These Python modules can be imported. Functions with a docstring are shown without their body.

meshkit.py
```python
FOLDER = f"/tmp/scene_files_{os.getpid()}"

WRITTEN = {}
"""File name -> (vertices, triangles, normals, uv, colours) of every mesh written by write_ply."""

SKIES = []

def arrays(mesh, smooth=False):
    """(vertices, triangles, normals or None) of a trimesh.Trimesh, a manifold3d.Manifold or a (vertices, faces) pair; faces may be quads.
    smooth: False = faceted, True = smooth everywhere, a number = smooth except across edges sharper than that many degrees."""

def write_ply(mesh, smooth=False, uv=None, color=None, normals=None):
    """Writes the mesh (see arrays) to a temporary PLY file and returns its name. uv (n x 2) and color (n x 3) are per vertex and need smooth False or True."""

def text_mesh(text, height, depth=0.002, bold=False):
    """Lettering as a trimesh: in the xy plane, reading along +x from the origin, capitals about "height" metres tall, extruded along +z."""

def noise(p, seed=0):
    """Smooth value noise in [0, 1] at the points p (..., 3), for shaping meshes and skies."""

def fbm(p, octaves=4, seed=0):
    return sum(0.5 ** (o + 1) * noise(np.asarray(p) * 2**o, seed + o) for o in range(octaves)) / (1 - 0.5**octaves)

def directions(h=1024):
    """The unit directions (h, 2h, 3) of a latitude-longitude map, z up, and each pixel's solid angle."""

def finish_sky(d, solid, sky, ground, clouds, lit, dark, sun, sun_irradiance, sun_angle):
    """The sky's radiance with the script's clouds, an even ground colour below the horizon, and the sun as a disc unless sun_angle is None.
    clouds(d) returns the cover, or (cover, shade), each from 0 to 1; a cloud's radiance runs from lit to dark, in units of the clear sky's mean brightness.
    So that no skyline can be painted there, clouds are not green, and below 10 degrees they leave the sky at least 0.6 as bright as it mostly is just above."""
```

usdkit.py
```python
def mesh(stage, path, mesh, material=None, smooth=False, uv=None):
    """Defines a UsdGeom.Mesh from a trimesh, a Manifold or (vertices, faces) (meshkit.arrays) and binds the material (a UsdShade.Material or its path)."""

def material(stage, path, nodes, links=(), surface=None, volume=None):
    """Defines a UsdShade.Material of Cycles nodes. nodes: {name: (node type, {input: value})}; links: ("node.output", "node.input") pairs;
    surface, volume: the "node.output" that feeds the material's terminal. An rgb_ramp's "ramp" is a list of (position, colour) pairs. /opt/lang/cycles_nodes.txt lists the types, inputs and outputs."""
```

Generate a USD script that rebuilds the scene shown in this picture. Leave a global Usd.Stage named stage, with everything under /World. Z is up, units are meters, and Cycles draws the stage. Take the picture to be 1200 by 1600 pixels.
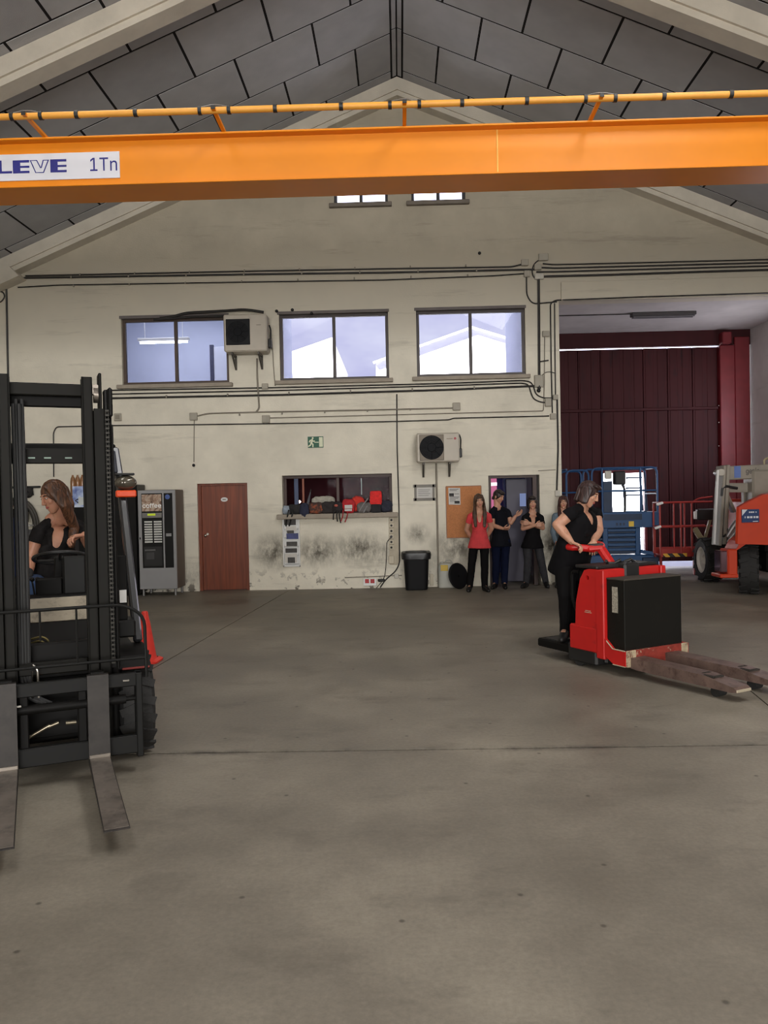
import math, numpy as np, trimesh, usdkit, meshkit
import manifold3d as m3
from pxr import Usd, UsdGeom, UsdLux, UsdShade, Gf, Sdf
from shapely.geometry import Polygon, box as sbox, LineString
from shapely.ops import split as ssplit, unary_union

stage = Usd.Stage.CreateInMemory()
UsdGeom.SetStageUpAxis(stage, 'Z'); UsdGeom.SetStageMetersPerUnit(stage, 1.0)
UsdGeom.Xform.Define(stage, '/World'); UsdGeom.Scope.Define(stage, '/World/Looks')
RNG = np.random.default_rng(7)

# ------------------------------------------------------------------ camera (1200 x 1600 frame, F in pixels)
F, EYE = 1250.0, 1.65
def _basis(vp=(625.66, 777.7), roll=1.192):
    c = np.array([vp[0]-600, 800-vp[1], F]); c /= np.linalg.norm(c); r = math.radians(roll)
    k = -(-math.sin(r)*c[0]+math.cos(r)*c[1])/c[2]
    z = np.array([-math.sin(r), math.cos(r), k]); z /= np.linalg.norm(z)
    return np.stack([-np.cross(c, z), c, z], 1)
CM = _basis()
cam = UsdGeom.Camera.Define(stage, '/World/camera')
cam.CreateHorizontalApertureAttr(24.0); cam.CreateVerticalApertureAttr(32.0)
cam.CreateFocalLengthAttr(24.0*F/1200); cam.CreateClippingRangeAttr(Gf.Vec2f(0.05, 500))
_r, _u, _f = CM[0], CM[1], CM[2]
cam.AddTransformOp().Set(Gf.Matrix4d(*_r, 0, *_u, 0, *(-_f), 0, 0, 0, EYE, 1))
cam.CreateExposureAttr(0.0)
def ray(px, py): return CM.T @ np.array([px-600, 800-py, F])
def at(px, py, Y):
    """The point of the vertical plane y=Y that the photograph shows at (px, py)."""
    d = ray(px, py); return np.array([0, 0, EYE]) + d*(Y/d[1])
def ground(px, py, z=0.0):
    d = ray(px, py); return np.array([0, 0, EYE]) + d*((z-EYE)/d[2])

# ------------------------------------------------------------------ light
def mat_raw(name, *a, **k):
    assert name.isidentifier(), name
    return usdkit.material(stage, '/World/Looks/'+name, *a, **k)
dome = UsdLux.DomeLight.Define(stage, '/World/sky_light'); dome.CreateIntensityAttr(1.0)
DOME_MAT = mat_raw('sky_shader', {
    'tc': ('texture_coordinate', {}), 'mp': ('mapping', {'scale': (2.2, 2.2, 5.0), 'location': (0.35, 0.0, -0.42)}),
    'n': ('noise_texture', {'scale': 1.6, 'detail': 5, 'roughness': 0.55}),
    'r': ('rgb_ramp', {'ramp': [(0.40, (0, 0, 0)), (0.58, (1, 1, 1))]}),
    'mx': ('mix_color', {'a': (1.15, 1.17, 1.8), 'b': (1.75, 1.8, 2.2), 'use_clamp': False}),
    'bg': ('background_shader', {'strength': 1.0})},
    [('tc.generated', 'mp.vector'), ('mp.vector', 'n.vector'), ('n.fac', 'r.fac'), ('r.color', 'mx.fac'), ('mx.result', 'bg.color')], surface='bg.background')
UsdShade.MaterialBindingAPI.Apply(dome.GetPrim()).Bind(DOME_MAT)
sun = UsdLux.DistantLight.Define(stage, '/World/sun'); sun.CreateIntensityAttr(1.9e5); sun.CreateAngleAttr(0.6)
sun.CreateColorAttr(Gf.Vec3f(1.0, 0.97, 0.92))
sun.AddRotateXYZOp().Set(Gf.Vec3f(48, 0, -62))         # high sun from behind the camera, it lights only the outside
def rect_light(name, c, normal, w, h, power, color=(1, 1, 1), up=(0, 0, 1)):
    L = UsdLux.RectLight.Define(stage, '/World/'+name)
    n = np.array(normal, float); n /= np.linalg.norm(n)
    x = np.cross(up, -n); x /= np.linalg.norm(x); y = np.cross(-n, x)
    L.AddTransformOp().Set(Gf.Matrix4d(*x, 0, *y, 0, *(-n), 0, *map(float, c), 1))
    L.CreateWidthAttr(w); L.CreateHeightAttr(h); L.CreateIntensityAttr(power); L.CreateColorAttr(Gf.Vec3f(*color))
    return L
SKY = {(1, 0): 1.5, (1, 1): 11.5, (-1, 0): 2.5, (-1, 1): 2.5}; DOOR = 16.5
SKYL = [(sg, b, 6.75 if b == 0 else 2.9, 2.3 if b == 0 else 3.8) for sg in (1, -1) for b in (0, 1)]      # slope, bay, centre y, length
for n_, (sg, b, yc, ln) in enumerate(SKYL):
    rect_light('skylight_glow' + (f'_{n_:03d}' if n_ else ''), (3.0*sg, yc, 9.16-.42*(3.0-.088*sg)-.10), (-0.42*sg, 0, -1), 1.6, ln, SKY[(sg, b)], (0.98, 0.975, 0.97), up=(0, 1, 0))
rect_light('added_bay_light', (7.62, 15.75, 3.2), (-1, 0, 0.1), 1.5, 2.2, 5.0, (.82, .80, 1.0))  # unseen fill light added to brighten the bay ceiling
rect_light('rear_gate_daylight', (1.0, -13.9, 2.5), (0, 1, 0), 10.0, 4.8, DOOR, (1.0, 0.98, 0.955))

# ------------------------------------------------------------------ materials
def lin(r, g, b): return tuple(((c/255)/12.92 if c/255 <= .04045 else ((c/255+.055)/1.055)**2.4) for c in (r, g, b))
def paint(name, rgb, rough=0.5, metal=0.0, var=0.12, scale=5.0, bump=0.0, bscale=60.0, spec=0.5, coat=0.0, dirt=None, dirt_at=(0.55, 0.75), dscale=9.0, stretch=(1, 1, 1), ob=False):
    """Surface colour with uneven tone, optional grime patches and fine relief; rgb is sRGB 0-255."""
    c = np.array(lin(*rgb)); v = var
    nodes = {'g': ('texture_coordinate', {}) if ob else ('geometry', {}), 'mp': ('mapping', {'scale': stretch}),
             'n': ('noise_texture', {'scale': scale, 'detail': 5, 'roughness': 0.6}),
             'r': ('rgb_ramp', {'ramp': [(0.3, tuple(c*(1-v))), (0.7, tuple(np.minimum(c*(1+v), 1)))]}),
             'p': ('principled_bsdf', {'roughness': rough, 'metallic': metal, 'specular_ior_level': spec, 'coat_weight': coat})}
    src = 'g.object' if ob else 'g.position'
    links = [(src, 'mp.vector'), ('mp.vector', 'n.vector'), ('n.fac', 'r.fac')]
    last = 'r.color'
    if dirt is not None:
        nodes['dn'] = ('noise_texture', {'scale': dscale, 'detail': 6, 'roughness': 0.7})
        nodes['dr'] = ('rgb_ramp', {'ramp': [(dirt_at[0], (0, 0, 0)), (dirt_at[1], (1, 1, 1))]})
        nodes['dm'] = ('mix_color', {'b': lin(*dirt)})
        links += [('mp.vector', 'dn.vector'), ('dn.fac', 'dr.fac'), ('dr.color', 'dm.fac'), (last, 'dm.a')]; last = 'dm.result'
    links.append((last, 'p.base_color'))
    if bump:
        nodes['bn'] = ('noise_texture', {'scale': bscale, 'detail': 4}); nodes['b'] = ('bump', {'strength': bump, 'distance': 0.01})
        links += [(src, 'bn.vector'), ('bn.fac', 'b.height'), ('b.normal', 'p.normal')]
    return mat_raw(name, nodes, links, surface='p.BSDF')
def glow(name, rgb, strength): return mat_raw(name, {'e': ('emission', {'color': lin(*rgb), 'strength': strength})}, surface='e.emission')
def pane(name, tint=(1, 1, 1), refl=1.0):
    return mat_raw(name, {'f': ('fresnel', {'IOR': 1.5}), 't': ('transparent_bsdf', {'color': tint}), 'g': ('glossy_bsdf', {'roughness': 0.02, 'color': (refl,)*3}),
                          'm': ('mix_closure', {})}, [('f.fac', 'm.fac'), ('t.BSDF', 'm.closure1'), ('g.BSDF', 'm.closure2')], surface='m.closure')

# plaster of the back wall: off-white, mould patches and flaked paint near the floor, one painted shadow higher up, each at its own place
def plaster(name, rgb, patches=()):
    c = np.array(lin(*rgb))
    N = {'g': ('geometry', {}), 'n1': ('noise_texture', {'scale': 1.3, 'detail': 6, 'roughness': 0.62}), 'r1': ('rgb_ramp', {'ramp': [(0.3, tuple(c*.86)), (0.68, tuple(c*1.05))]}),
         'mp2': ('mapping', {'scale': (4.2, 4.2, 2.4)}), 'n2': ('noise_texture', {'scale': 1.8, 'detail': 7, 'roughness': 0.68}),
         'n3': ('noise_texture', {'scale': 34, 'detail': 3}), 'b': ('bump', {'strength': 0.25, 'distance': 0.008}),
         'mp4': ('mapping', {'scale': (0.5, 0.5, 5)}), 'n4': ('noise_texture', {'scale': 1.0, 'detail': 5, 'roughness': 0.7}), 'r4': ('rgb_ramp', {'ramp': [(0.58, (0, 0, 0)), (0.78, (0.38,)*3)]}),
         'st': ('mix_color', {'b': lin(128, 120, 106)}),
         'p': ('principled_bsdf', {'roughness': 0.85, 'specular_ior_level': 0.2})}
    Lk = [('g.position', 'n1.vector'), ('n1.fac', 'r1.fac'), ('g.position', 'mp2.vector'), ('mp2.vector', 'n2.vector'), ('g.position', 'n3.vector'), ('n3.fac', 'b.height'), ('b.normal', 'p.normal'),
          ('g.position', 'mp4.vector'), ('mp4.vector', 'n4.vector'), ('n4.fac', 'r4.fac'), ('r4.color', 'st.fac'), ('r1.color', 'st.a')]
    acc = None
    for i, (x, z, rx, rz, amt) in enumerate(patches):
        N[f'm{i}'] = ('mapping', {'scale': (1/rx, 0, 1/rz), 'location': (-x/rx, 0, -z/rz)})
        N[f'l{i}'] = ('vector_math', {'math_type': 'length'}); N[f'r{i}x'] = ('map_range', {'from_min': 1.15, 'from_max': 0.15, 'to_min': 0, 'to_max': amt, 'clamp': True})
        Lk += [('g.position', f'm{i}.vector'), (f'm{i}.vector', f'l{i}.vector1'), (f'l{i}.value', f'r{i}x.value')]
        if acc is None: acc = f'r{i}x.result'
        else:
            N[f'a{i}'] = ('math', {'math_type': 'maximum'}); Lk += [(acc, f'a{i}.value1'), (f'r{i}x.result', f'a{i}.value2')]; acc = f'a{i}.value'
    last = 'st.result'
    if patches:     # upper wall and gable darkened in the colour for light that fades with height
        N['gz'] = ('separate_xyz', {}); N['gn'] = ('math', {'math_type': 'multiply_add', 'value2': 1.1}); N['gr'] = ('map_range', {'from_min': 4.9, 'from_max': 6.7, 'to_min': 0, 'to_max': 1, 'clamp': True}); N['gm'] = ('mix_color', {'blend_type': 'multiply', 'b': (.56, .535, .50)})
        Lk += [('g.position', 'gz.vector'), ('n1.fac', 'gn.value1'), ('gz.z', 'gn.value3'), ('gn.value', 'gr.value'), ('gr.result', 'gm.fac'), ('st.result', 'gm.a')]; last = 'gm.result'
    if acc:
        N['nr'] = ('map_range', {'from_min': 0.28, 'from_max': 0.58, 'to_min': 0, 'to_max': 1, 'clamp': True})
        N['mm'] = ('math', {'math_type': 'multiply', 'use_clamp': True}); N['mx'] = ('mix_color', {'b': lin(62, 57, 48)})
        Lk += [('n2.fac', 'nr.value'), (acc, 'mm.value1'), ('nr.result', 'mm.value2'), ('mm.value', 'mx.fac'), (last, 'mx.a')]; last = 'mx.result'
        # flaked patches along the foot of the wall
        N['sx'] = ('separate_xyz', {}); N['fz'] = ('map_range', {'from_min': 0.42, 'from_max': 0.03, 'to_min': 0, 'to_max': 1, 'clamp': True})
        N['n5'] = ('noise_texture', {'scale': 5.5, 'detail': 5, 'roughness': 0.6}); N['r5'] = ('rgb_ramp', {'ramp': [(0.54, (0, 0, 0)), (0.60, (1, 1, 1))]})
        N['fm'] = ('math', {'math_type': 'multiply', 'use_clamp': True}); N['fx'] = ('mix_color', {'b': lin(118, 112, 102)})
        Lk += [('g.position', 'sx.vector'), ('sx.z', 'fz.value'), ('g.position', 'n5.vector'), ('n5.fac', 'r5.fac'), ('fz.result', 'fm.value1'), ('r5.color', 'fm.value2'), ('fm.value', 'fx.fac'), (last, 'fx.a')]; last = 'fx.result'
    Lk.append((last, 'p.base_color'))
    return mat_raw(name, N, Lk, surface='p.BSDF')

def concrete(name):
    N = {'g': ('geometry', {}), 'n1': ('noise_texture', {'scale': 0.55, 'detail': 7, 'roughness': 0.62}), 'r1': ('rgb_ramp', {'ramp': [(0.28, lin(98, 92, 82)), (0.5, lin(126, 119, 107)), (0.72, lin(154, 146, 131))]}),
         'n2': ('noise_texture', {'scale': 38, 'detail': 8, 'roughness': 0.75}), 'r2': ('rgb_ramp', {'ramp': [(0.28, (0.82,)*3), (0.72, (1.14,)*3)]}), 'm2': ('mix_color', {'blend_type': 'multiply', 'fac': 1.0, 'use_clamp': False}),
         'mp': ('mapping', {'scale': (0.9, 1.6, 1)}), 'n3': ('noise_texture', {'scale': 1.5, 'detail': 6, 'roughness': 0.7}), 'r3': ('rgb_ramp', {'ramp': [(0.54, (0, 0, 0)), (0.76, (0.6,)*3)]}), 'm3': ('mix_color', {'b': lin(84, 78, 70)}),
         'v': ('voronoi_texture', {'dimensions': '2D', 'scale': 1.25, 'randomness': 1.0}), 'r4': ('rgb_ramp', {'ramp': [(0.008, (0.7,)*3), (0.020, (0, 0, 0))]}), 'm4': ('mix_color', {'b': lin(58, 52, 46)}),
         'sy': ('separate_xyz', {}), 'dy': ('math', {'math_type': 'subtract', 'value2': 5.207}), 'ay': ('math', {'math_type': 'absolute'}), 'jy': ('map_range', {'from_min': 0.0, 'from_max': 0.075, 'to_min': 0.85, 'to_max': 0.0, 'clamp': True}),
         'n6': ('noise_texture', {'scale': 1.7, 'detail': 6, 'roughness': 0.75}), 'r6': ('rgb_ramp', {'ramp': [(0.46, (0, 0, 0)), (0.62, (1, 1, 1))]}), 'mj': ('math', {'math_type': 'multiply'}), 'm6': ('mix_color', {'b': lin(54, 49, 44)}),
         'rr': ('map_range', {'from_min': 0.3, 'from_max': 0.7, 'to_min': 0.42, 'to_max': 0.66}), 'b': ('bump', {'strength': 0.12, 'distance': 0.006}),
         'p': ('principled_bsdf', {'specular_ior_level': 0.35})}
    L = [('g.position', 'n1.vector'), ('n1.fac', 'r1.fac'), ('g.position', 'n2.vector'), ('n2.fac', 'r2.fac'), ('r1.color', 'm2.a'), ('r2.color', 'm2.b'), ('g.position', 'mp.vector'), ('mp.vector', 'n3.vector'), ('n3.fac', 'r3.fac'),
         ('r3.color', 'm3.fac'), ('m2.result', 'm3.a'), ('g.position', 'v.vector'), ('v.distance', 'r4.fac'), ('r4.color', 'm4.fac'), ('m3.result', 'm4.a'), ('g.position', 'sy.vector'), ('sy.y', 'dy.value1'), ('dy.value', 'ay.value1'), ('ay.value', 'jy.value'), ('g.position', 'n6.vector'), ('n6.fac', 'r6.fac'), ('r6.color', 'mj.value1'), ('jy.result', 'mj.value2'), ('mj.value', 'm6.fac'), ('m4.result', 'm6.a'), ('m6.result', 'p.base_color'),
         ('n1.fac', 'rr.value'), ('rr.result', 'p.roughness'), ('n2.fac', 'b.height'), ('b.normal', 'p.normal')]
    return mat_raw(name, N, L, surface='p.BSDF')
def wood(name, a, b):
    N = {'g': ('geometry', {}), 'mp': ('mapping', {'scale': (14, 14, 0.7)}), 'n': ('noise_texture', {'scale': 1.2, 'detail': 6, 'roughness': 0.6, 'distortion': 0.6}),
         'r': ('rgb_ramp', {'ramp': [(0.3, lin(*a)), (0.7, lin(*b))]}), 'p': ('principled_bsdf', {'roughness': 0.42})}
    return mat_raw(name, N, [('g.position', 'mp.vector'), ('mp.vector', 'n.vector'), ('n.fac', 'r.fac'), ('r.color', 'p.base_color')], surface='p.BSDF')
def hair_mat(name, a, b):
    N = {'g': ('geometry', {}), 'mp': ('mapping', {'scale': (70, 70, 5)}), 'n': ('noise_texture', {'scale': 1.0, 'detail': 4}), 'r': ('rgb_ramp', {'ramp': [(0.35, lin(*a)), (0.68, lin(*b))]}),
         'b': ('bump', {'strength': 0.5, 'distance': 0.006}), 'p': ('principled_bsdf', {'roughness': 0.42, 'specular_ior_level': 0.4})}
    return mat_raw(name, N, [('g.position', 'mp.vector'), ('mp.vector', 'n.vector'), ('n.fac', 'r.fac'), ('r.color', 'p.base_color'), ('n.fac', 'b.height'), ('b.normal', 'p.normal')], surface='p.BSDF')

# ------------------------------------------------------------------ object helpers
_used = {}
def numbered(parent, name):
    k = _used.get((parent, name), 0); _used[(parent, name)] = k+1
    return name if k == 0 else f'{name}_{k:03d}'
def tag(prim, label=None, cat=None, group=None, kind=None):
    for k, v in (('label', label), ('category', cat), ('group', group), ('kind', kind)):
        if v: prim.SetCustomDataByKey(k, v)
class Node:
    def __init__(s, path, inv): s.path, s.inv = path, inv
    @property
    def prim(s): return stage.GetPrimAtPath(s.path)
def thing(name, label, cat, loc=(0, 0, 0), rotz=0.0, group=None, kind=None, local=False):
    """An Xform at the thing's base; its parts are given in world coordinates, or in its own when local."""
    p = '/World/'+numbered('/World', name)
    x = UsdGeom.Xform.Define(stage, p); x.AddTranslateOp().Set(Gf.Vec3d(*map(float, loc)))
    if rotz: x.AddRotateZOp().Set(float(rotz))
    tag(x.GetPrim(), label, cat, group, kind)
    M = trimesh.transformations.translation_matrix(loc) @ trimesh.transformations.rotation_matrix(math.radians(rotz), [0, 0, 1])
    return Node(p, None if local else np.linalg.inv(M))
def tm(m):
    if isinstance(m, MB): return m.mesh()
    if isinstance(m, m3.Manifold):
        q = m.to_mesh(); return trimesh.Trimesh(np.array(q.vert_properties[:, :3]), np.array(q.tri_verts), process=False)
    return m
def part(parent, name, m, mat, smooth=35, label=None, kind=None):
    m = tm(m).copy()
    if parent.inv is not None: m.apply_transform(parent.inv)
    p = parent.path+'/'+numbered(parent.path, name)
    usdkit.mesh(stage, p, m, mat, smooth=smooth); n = Node(p, parent.inv)
    tag(n.prim, label, None, None, kind); return n
def solo(name, m, mat, label, cat, group=None, kind=None, smooth=35):
    m = tm(m).copy(); lo, hi = m.bounds; loc = np.array([(lo[0]+hi[0])/2, (lo[1]+hi[1])/2, lo[2]])
    m.apply_translation(-loc)
    p = '/World/'+numbered('/World', name); q = usdkit.mesh(stage, p, m, mat, smooth=smooth); q.AddTranslateOp().Set(Gf.Vec3d(*map(float, loc)))
    tag(q.GetPrim(), label, cat, group, kind); return Node(p, trimesh.transformations.translation_matrix(-loc))
def struct(name, m, mat, label=None, smooth=False):
    p = '/World/'+numbered('/World', name); q = usdkit.mesh(stage, p, tm(m), mat, smooth=smooth); tag(q.GetPrim(), label, None, None, 'structure'); return Node(p, None)
def struct_x(name, label=None):
    p = '/World/'+numbered('/World', name); x = UsdGeom.Xform.Define(stage, p); tag(x.GetPrim(), label, None, None, 'structure'); return Node(p, None)

# ------------------------------------------------------------------ shape helpers
def V(*a): return np.array(a, float)
def unit(v): v = np.asarray(v, float); return v/np.linalg.norm(v)
def fillet(pts, r, n=5):
    pts = [np.asarray(p, float) for p in pts]; out = [pts[0]]
    for i in range(1, len(pts)-1):
        a, b, c = pts[i-1], pts[i], pts[i+1]; u, w = a-b, c-b; lu, lw = np.linalg.norm(u), np.linalg.norm(w)
        q = min(r, lu*.49, lw*.49); p0, p1 = b+u/lu*q, b+w/lw*q
        for t in np.linspace(0, 1, n): out.append((1-t)**2*p0+2*t*(1-t)*b+t*t*p1)
    return out+[pts[-1]]
def sweep(path, r, n=8, closed=False):
    P = np.array(path, float); keep = [0]+[i for i in range(1, len(P)) if np.linalg.norm(P[i]-P[i-1]) > 1e-6]; P = P[keep]; k = len(P)
    T = np.roll(P, -1, 0)-np.roll(P, 1, 0)
    if not closed: T[0], T[-1] = P[1]-P[0], P[-1]-P[-2]
    T /= np.linalg.norm(T, axis=1)[:, None]
    a = np.array([0, 0, 1.]) if abs(T[0][2]) < .9 else np.array([1., 0, 0]); u = unit(np.cross(T[0], a)); rings = []
    rr = np.broadcast_to(r, k)
    for i in range(k):
        u = unit(u-T[i]*(u@T[i])); w = np.cross(T[i], u); th = np.arange(n)*2*np.pi/n
        rings.append(P[i]+rr[i]*(np.cos(th)[:, None]*u+np.sin(th)[:, None]*w))
    v = np.vstack(rings); f = []
    for i in range(k if closed else k-1):
        j = (i+1) % k
        for q in range(n):
            q2 = (q+1) % n; f += [[i*n+q, i*n+q2, j*n+q2], [i*n+q, j*n+q2, j*n+q]]
    if not closed:
        v = np.vstack([v, P[0], P[-1]])
        for q in range(n): q2 = (q+1) % n; f += [[k*n, q2, q], [k*n+1, (k-1)*n+q, (k-1)*n+q2]]
    return trimesh.Trimesh(v, f, process=False)
def chbox(x0, x1, y0, y1, z0, z1, ch=0.0):
    if ch <= 0:
        m = trimesh.creation.box([x1-x0, y1-y0, z1-z0]); m.apply_translation([(x0+x1)/2, (y0+y1)/2, (z0+z1)/2]); return m
    P = []
    for sx in (0, 1):
        for sy in (0, 1):
            for sz in (0, 1):
                c = np.array([(x0, x1)[sx], (y0, y1)[sy], (z0, z1)[sz]]); d = np.array([1-2*sx, 1-2*sy, 1-2*sz])*ch
                for k in range(3): e = d.copy(); e[k] = 0; P.append(c+e)
    return trimesh.convex.convex_hull(np.array(P))
class MB:
    def __init__(s): s.p = []
    def add(s, m): s.p.append(tm(m)); return s
    def box(s, x0, x1, y0, y1, z0, z1, ch=0.0): return s.add(chbox(min(x0, x1), max(x0, x1), min(y0, y1), max(y0, y1), min(z0, z1), max(z0, z1), ch))
    def bar(s, a, b, w, h, up=(0, 0, 1), ch=0.0):
        a, b = np.asarray(a, float), np.asarray(b, float); y = unit(b-a); x = np.cross(y, up)
        x = unit(x) if np.linalg.norm(x) > 1e-6 else V(1, 0, 0); z = np.cross(x, y); L = np.linalg.norm(b-a)
        m = chbox(-w/2, w/2, 0, L, -h/2, h/2, ch); T = np.eye(4); T[:3, 0], T[:3, 1], T[:3, 2], T[:3, 3] = x, y, z, a
        m.apply_transform(T); return s.add(m)
    def cyl(s, a, b, r, r2=None, n=16): return s.add(sweep([a, b], [r, r if r2 is None else r2], n))
    def tube(s, path, r, n=8, closed=False): return s.add(sweep(path, r, n, closed))
    def sph(s, c, r, sub=2, R=None):
        m = trimesh.creation.icosphere(sub, 1.0); m.vertices *= np.broadcast_to(r, 3)
        if R is not None: m.vertices = m.vertices @ np.asarray(R).T
        m.apply_translation(c); return s.add(m)
    def lathe(s, c, prof, n=24, axis=(0, 0, 1)):
        ax = unit(axis); u = unit(np.cross(ax, (0, 0, 1) if abs(ax[2]) < .9 else (1, 0, 0))); w = np.cross(ax, u); th = np.arange(n)*2*np.pi/n
        v = np.vstack([np.asarray(c)+z*ax+max(r, 1e-4)*(np.cos(th)[:, None]*u+np.sin(th)[:, None]*w) for r, z in prof]); f = []
        for i in range(len(prof)-1):
            for q in range(n): q2 = (q+1) % n; f += [[i*n+q, i*n+q2, (i+1)*n+q2], [i*n+q, (i+1)*n+q2, (i+1)*n+q]]
        m = trimesh.Trimesh(v, f, process=False); return s.add(m)
    def prism(s, poly, o, u, v, depth):
        """2-D outline (shapely or points) in the axes u, v at o, extruded along u x v."""
        if not hasattr(poly, 'geom_type'): poly = Polygon(poly)
        u, v = unit(u), unit(v); w = np.cross(u, v); T = np.eye(4); T[:3, 0], T[:3, 1], T[:3, 2], T[:3, 3] = u, v, w, o
        for g in getattr(poly, 'geoms', [poly]):
            if g.area < 1e-9: continue
            m = trimesh.creation.extrude_polygon(g, depth, engine='earcut'); m.apply_transform(T); s.add(m)
        return s
    def mesh(s): return trimesh.util.concatenate([trimesh.Trimesh(q.vertices, q.faces, process=False) for q in s.p])
def front(poly, Y, depth):
    """Outline in (x, z) standing at y=Y, its thickness going away from the camera."""
    b = MB(); b.prism(poly, (0, Y+depth, 0), (1, 0, 0), (0, 0, 1), depth); return b
def text_on(txt, h, o, u, v, depth=0.003, bold=False, width=None):
    m = meshkit.text_mesh(txt, h, depth, bold); lo, hi = m.bounds
    if width: m.vertices[:, 0] = (m.vertices[:, 0]-lo[0])*width/(hi[0]-lo[0])
    u, v = unit(u), unit(v); T = np.eye(4); T[:3, 0], T[:3, 1], T[:3, 2], T[:3, 3] = u, v, np.cross(u, v), o
    m.apply_transform(T); return m
# ================================================================== the setting
W, XL, XR, YR, YG = 14.68, -7.4, 7.7, -14.0, 17.7        # back wall, side walls, rear wall, red gate
RZ, RS, RX = 9.16, 0.42, 0.088                           # ridge height, slope, ridge x
def roof_z(x): return RZ-RS*abs(x-RX)
M_WALL = plaster('plaster_wall', (233, 227, 210), [(-2.35, .70, .42, .36, .9), (-1.55, .70, .55, .32, .85), (-.75, .72, .6, .34, .85), (-.35, .66, .3, .3, .6), (.30, .98, .25, .2, .7), (1.05, .72, .55, .4, .8), (2.74, .7, .3, .5, .95), (-3.85, .3, .3, .35, .4), (.33, 2.55, .12, .3, .35), (.75, .45, .5, .35, .4)])  # the patch beside the lower air conditioner is mostly painted shadow
M_SIDE = plaster('plaster_side', (190, 184, 172)); M_BAY = plaster('plaster_bay', (206, 202, 200))
M_CONC = concrete('concrete_floor'); M_JOINT = paint('joint_dirt', (52, 47, 42), .95, bump=.3)
M_PANEL = [paint(f'roof_board_{i}', c, .9, var=.07, scale=2.5, bump=.25, bscale=90, spec=.2) for i, c in enumerate([(166, 166, 167), (160, 160, 161), (172, 172, 173)])]
M_DARKJ = paint('roof_joint', (40, 38, 38), .95, spec=.1); M_RAFT = paint('rafter_concrete', (200, 193, 178), .85, var=.1, scale=2.2, bump=.2)
M_BEIGE = paint('beige_cover', (188, 178, 160), .5)

def S2(poly): return Polygon(poly)
def rect2(a, b): return sbox(min(a[0], b[0]), min(a[1], b[1]), max(a[0], b[0]), max(a[1], b[1]))
def px_rect(x0, y0, x1, y1, Y=W):
    a, b = at(x0, y0, Y), at(x1, y1, Y); return (a[0], b[2], b[0], a[2])
# openings of the back wall (x0, z0, x1, z1)
O_W1, O_W2, O_W3 = (-5.075, 3.83, -3.10, 5.05), (-2.16, 3.84, -.16, 5.055), (.352, 3.85, 2.335, 5.06)
O_G1, O_G2 = (-1.10, 7.03, -.12, 7.74), (.31, 7.03, 1.29, 7.74)
O_SV = (-2.17, 1.39, -.15, 2.10); O_D1 = (-3.745, -.02, -2.815, 1.985); O_D2 = (1.615, -.02, 2.545, 2.02); O_BAY = (2.95, -.02, 7.72, 5.16)
gable = S2([(XL, 0), (XR, 0), (XR, roof_z(XR)), (RX, RZ), (XL, roof_z(XL))])
hall_back = gable
for o in (O_W1, O_W2, O_W3, O_G1, O_G2, O_SV, O_D1, O_D2, O_BAY): hall_back = hall_back.difference(sbox(*o))
struct('wall_back', front(hall_back, W, .28), M_WALL, 'off-white plastered gable wall with mould patches near the floor')
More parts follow.
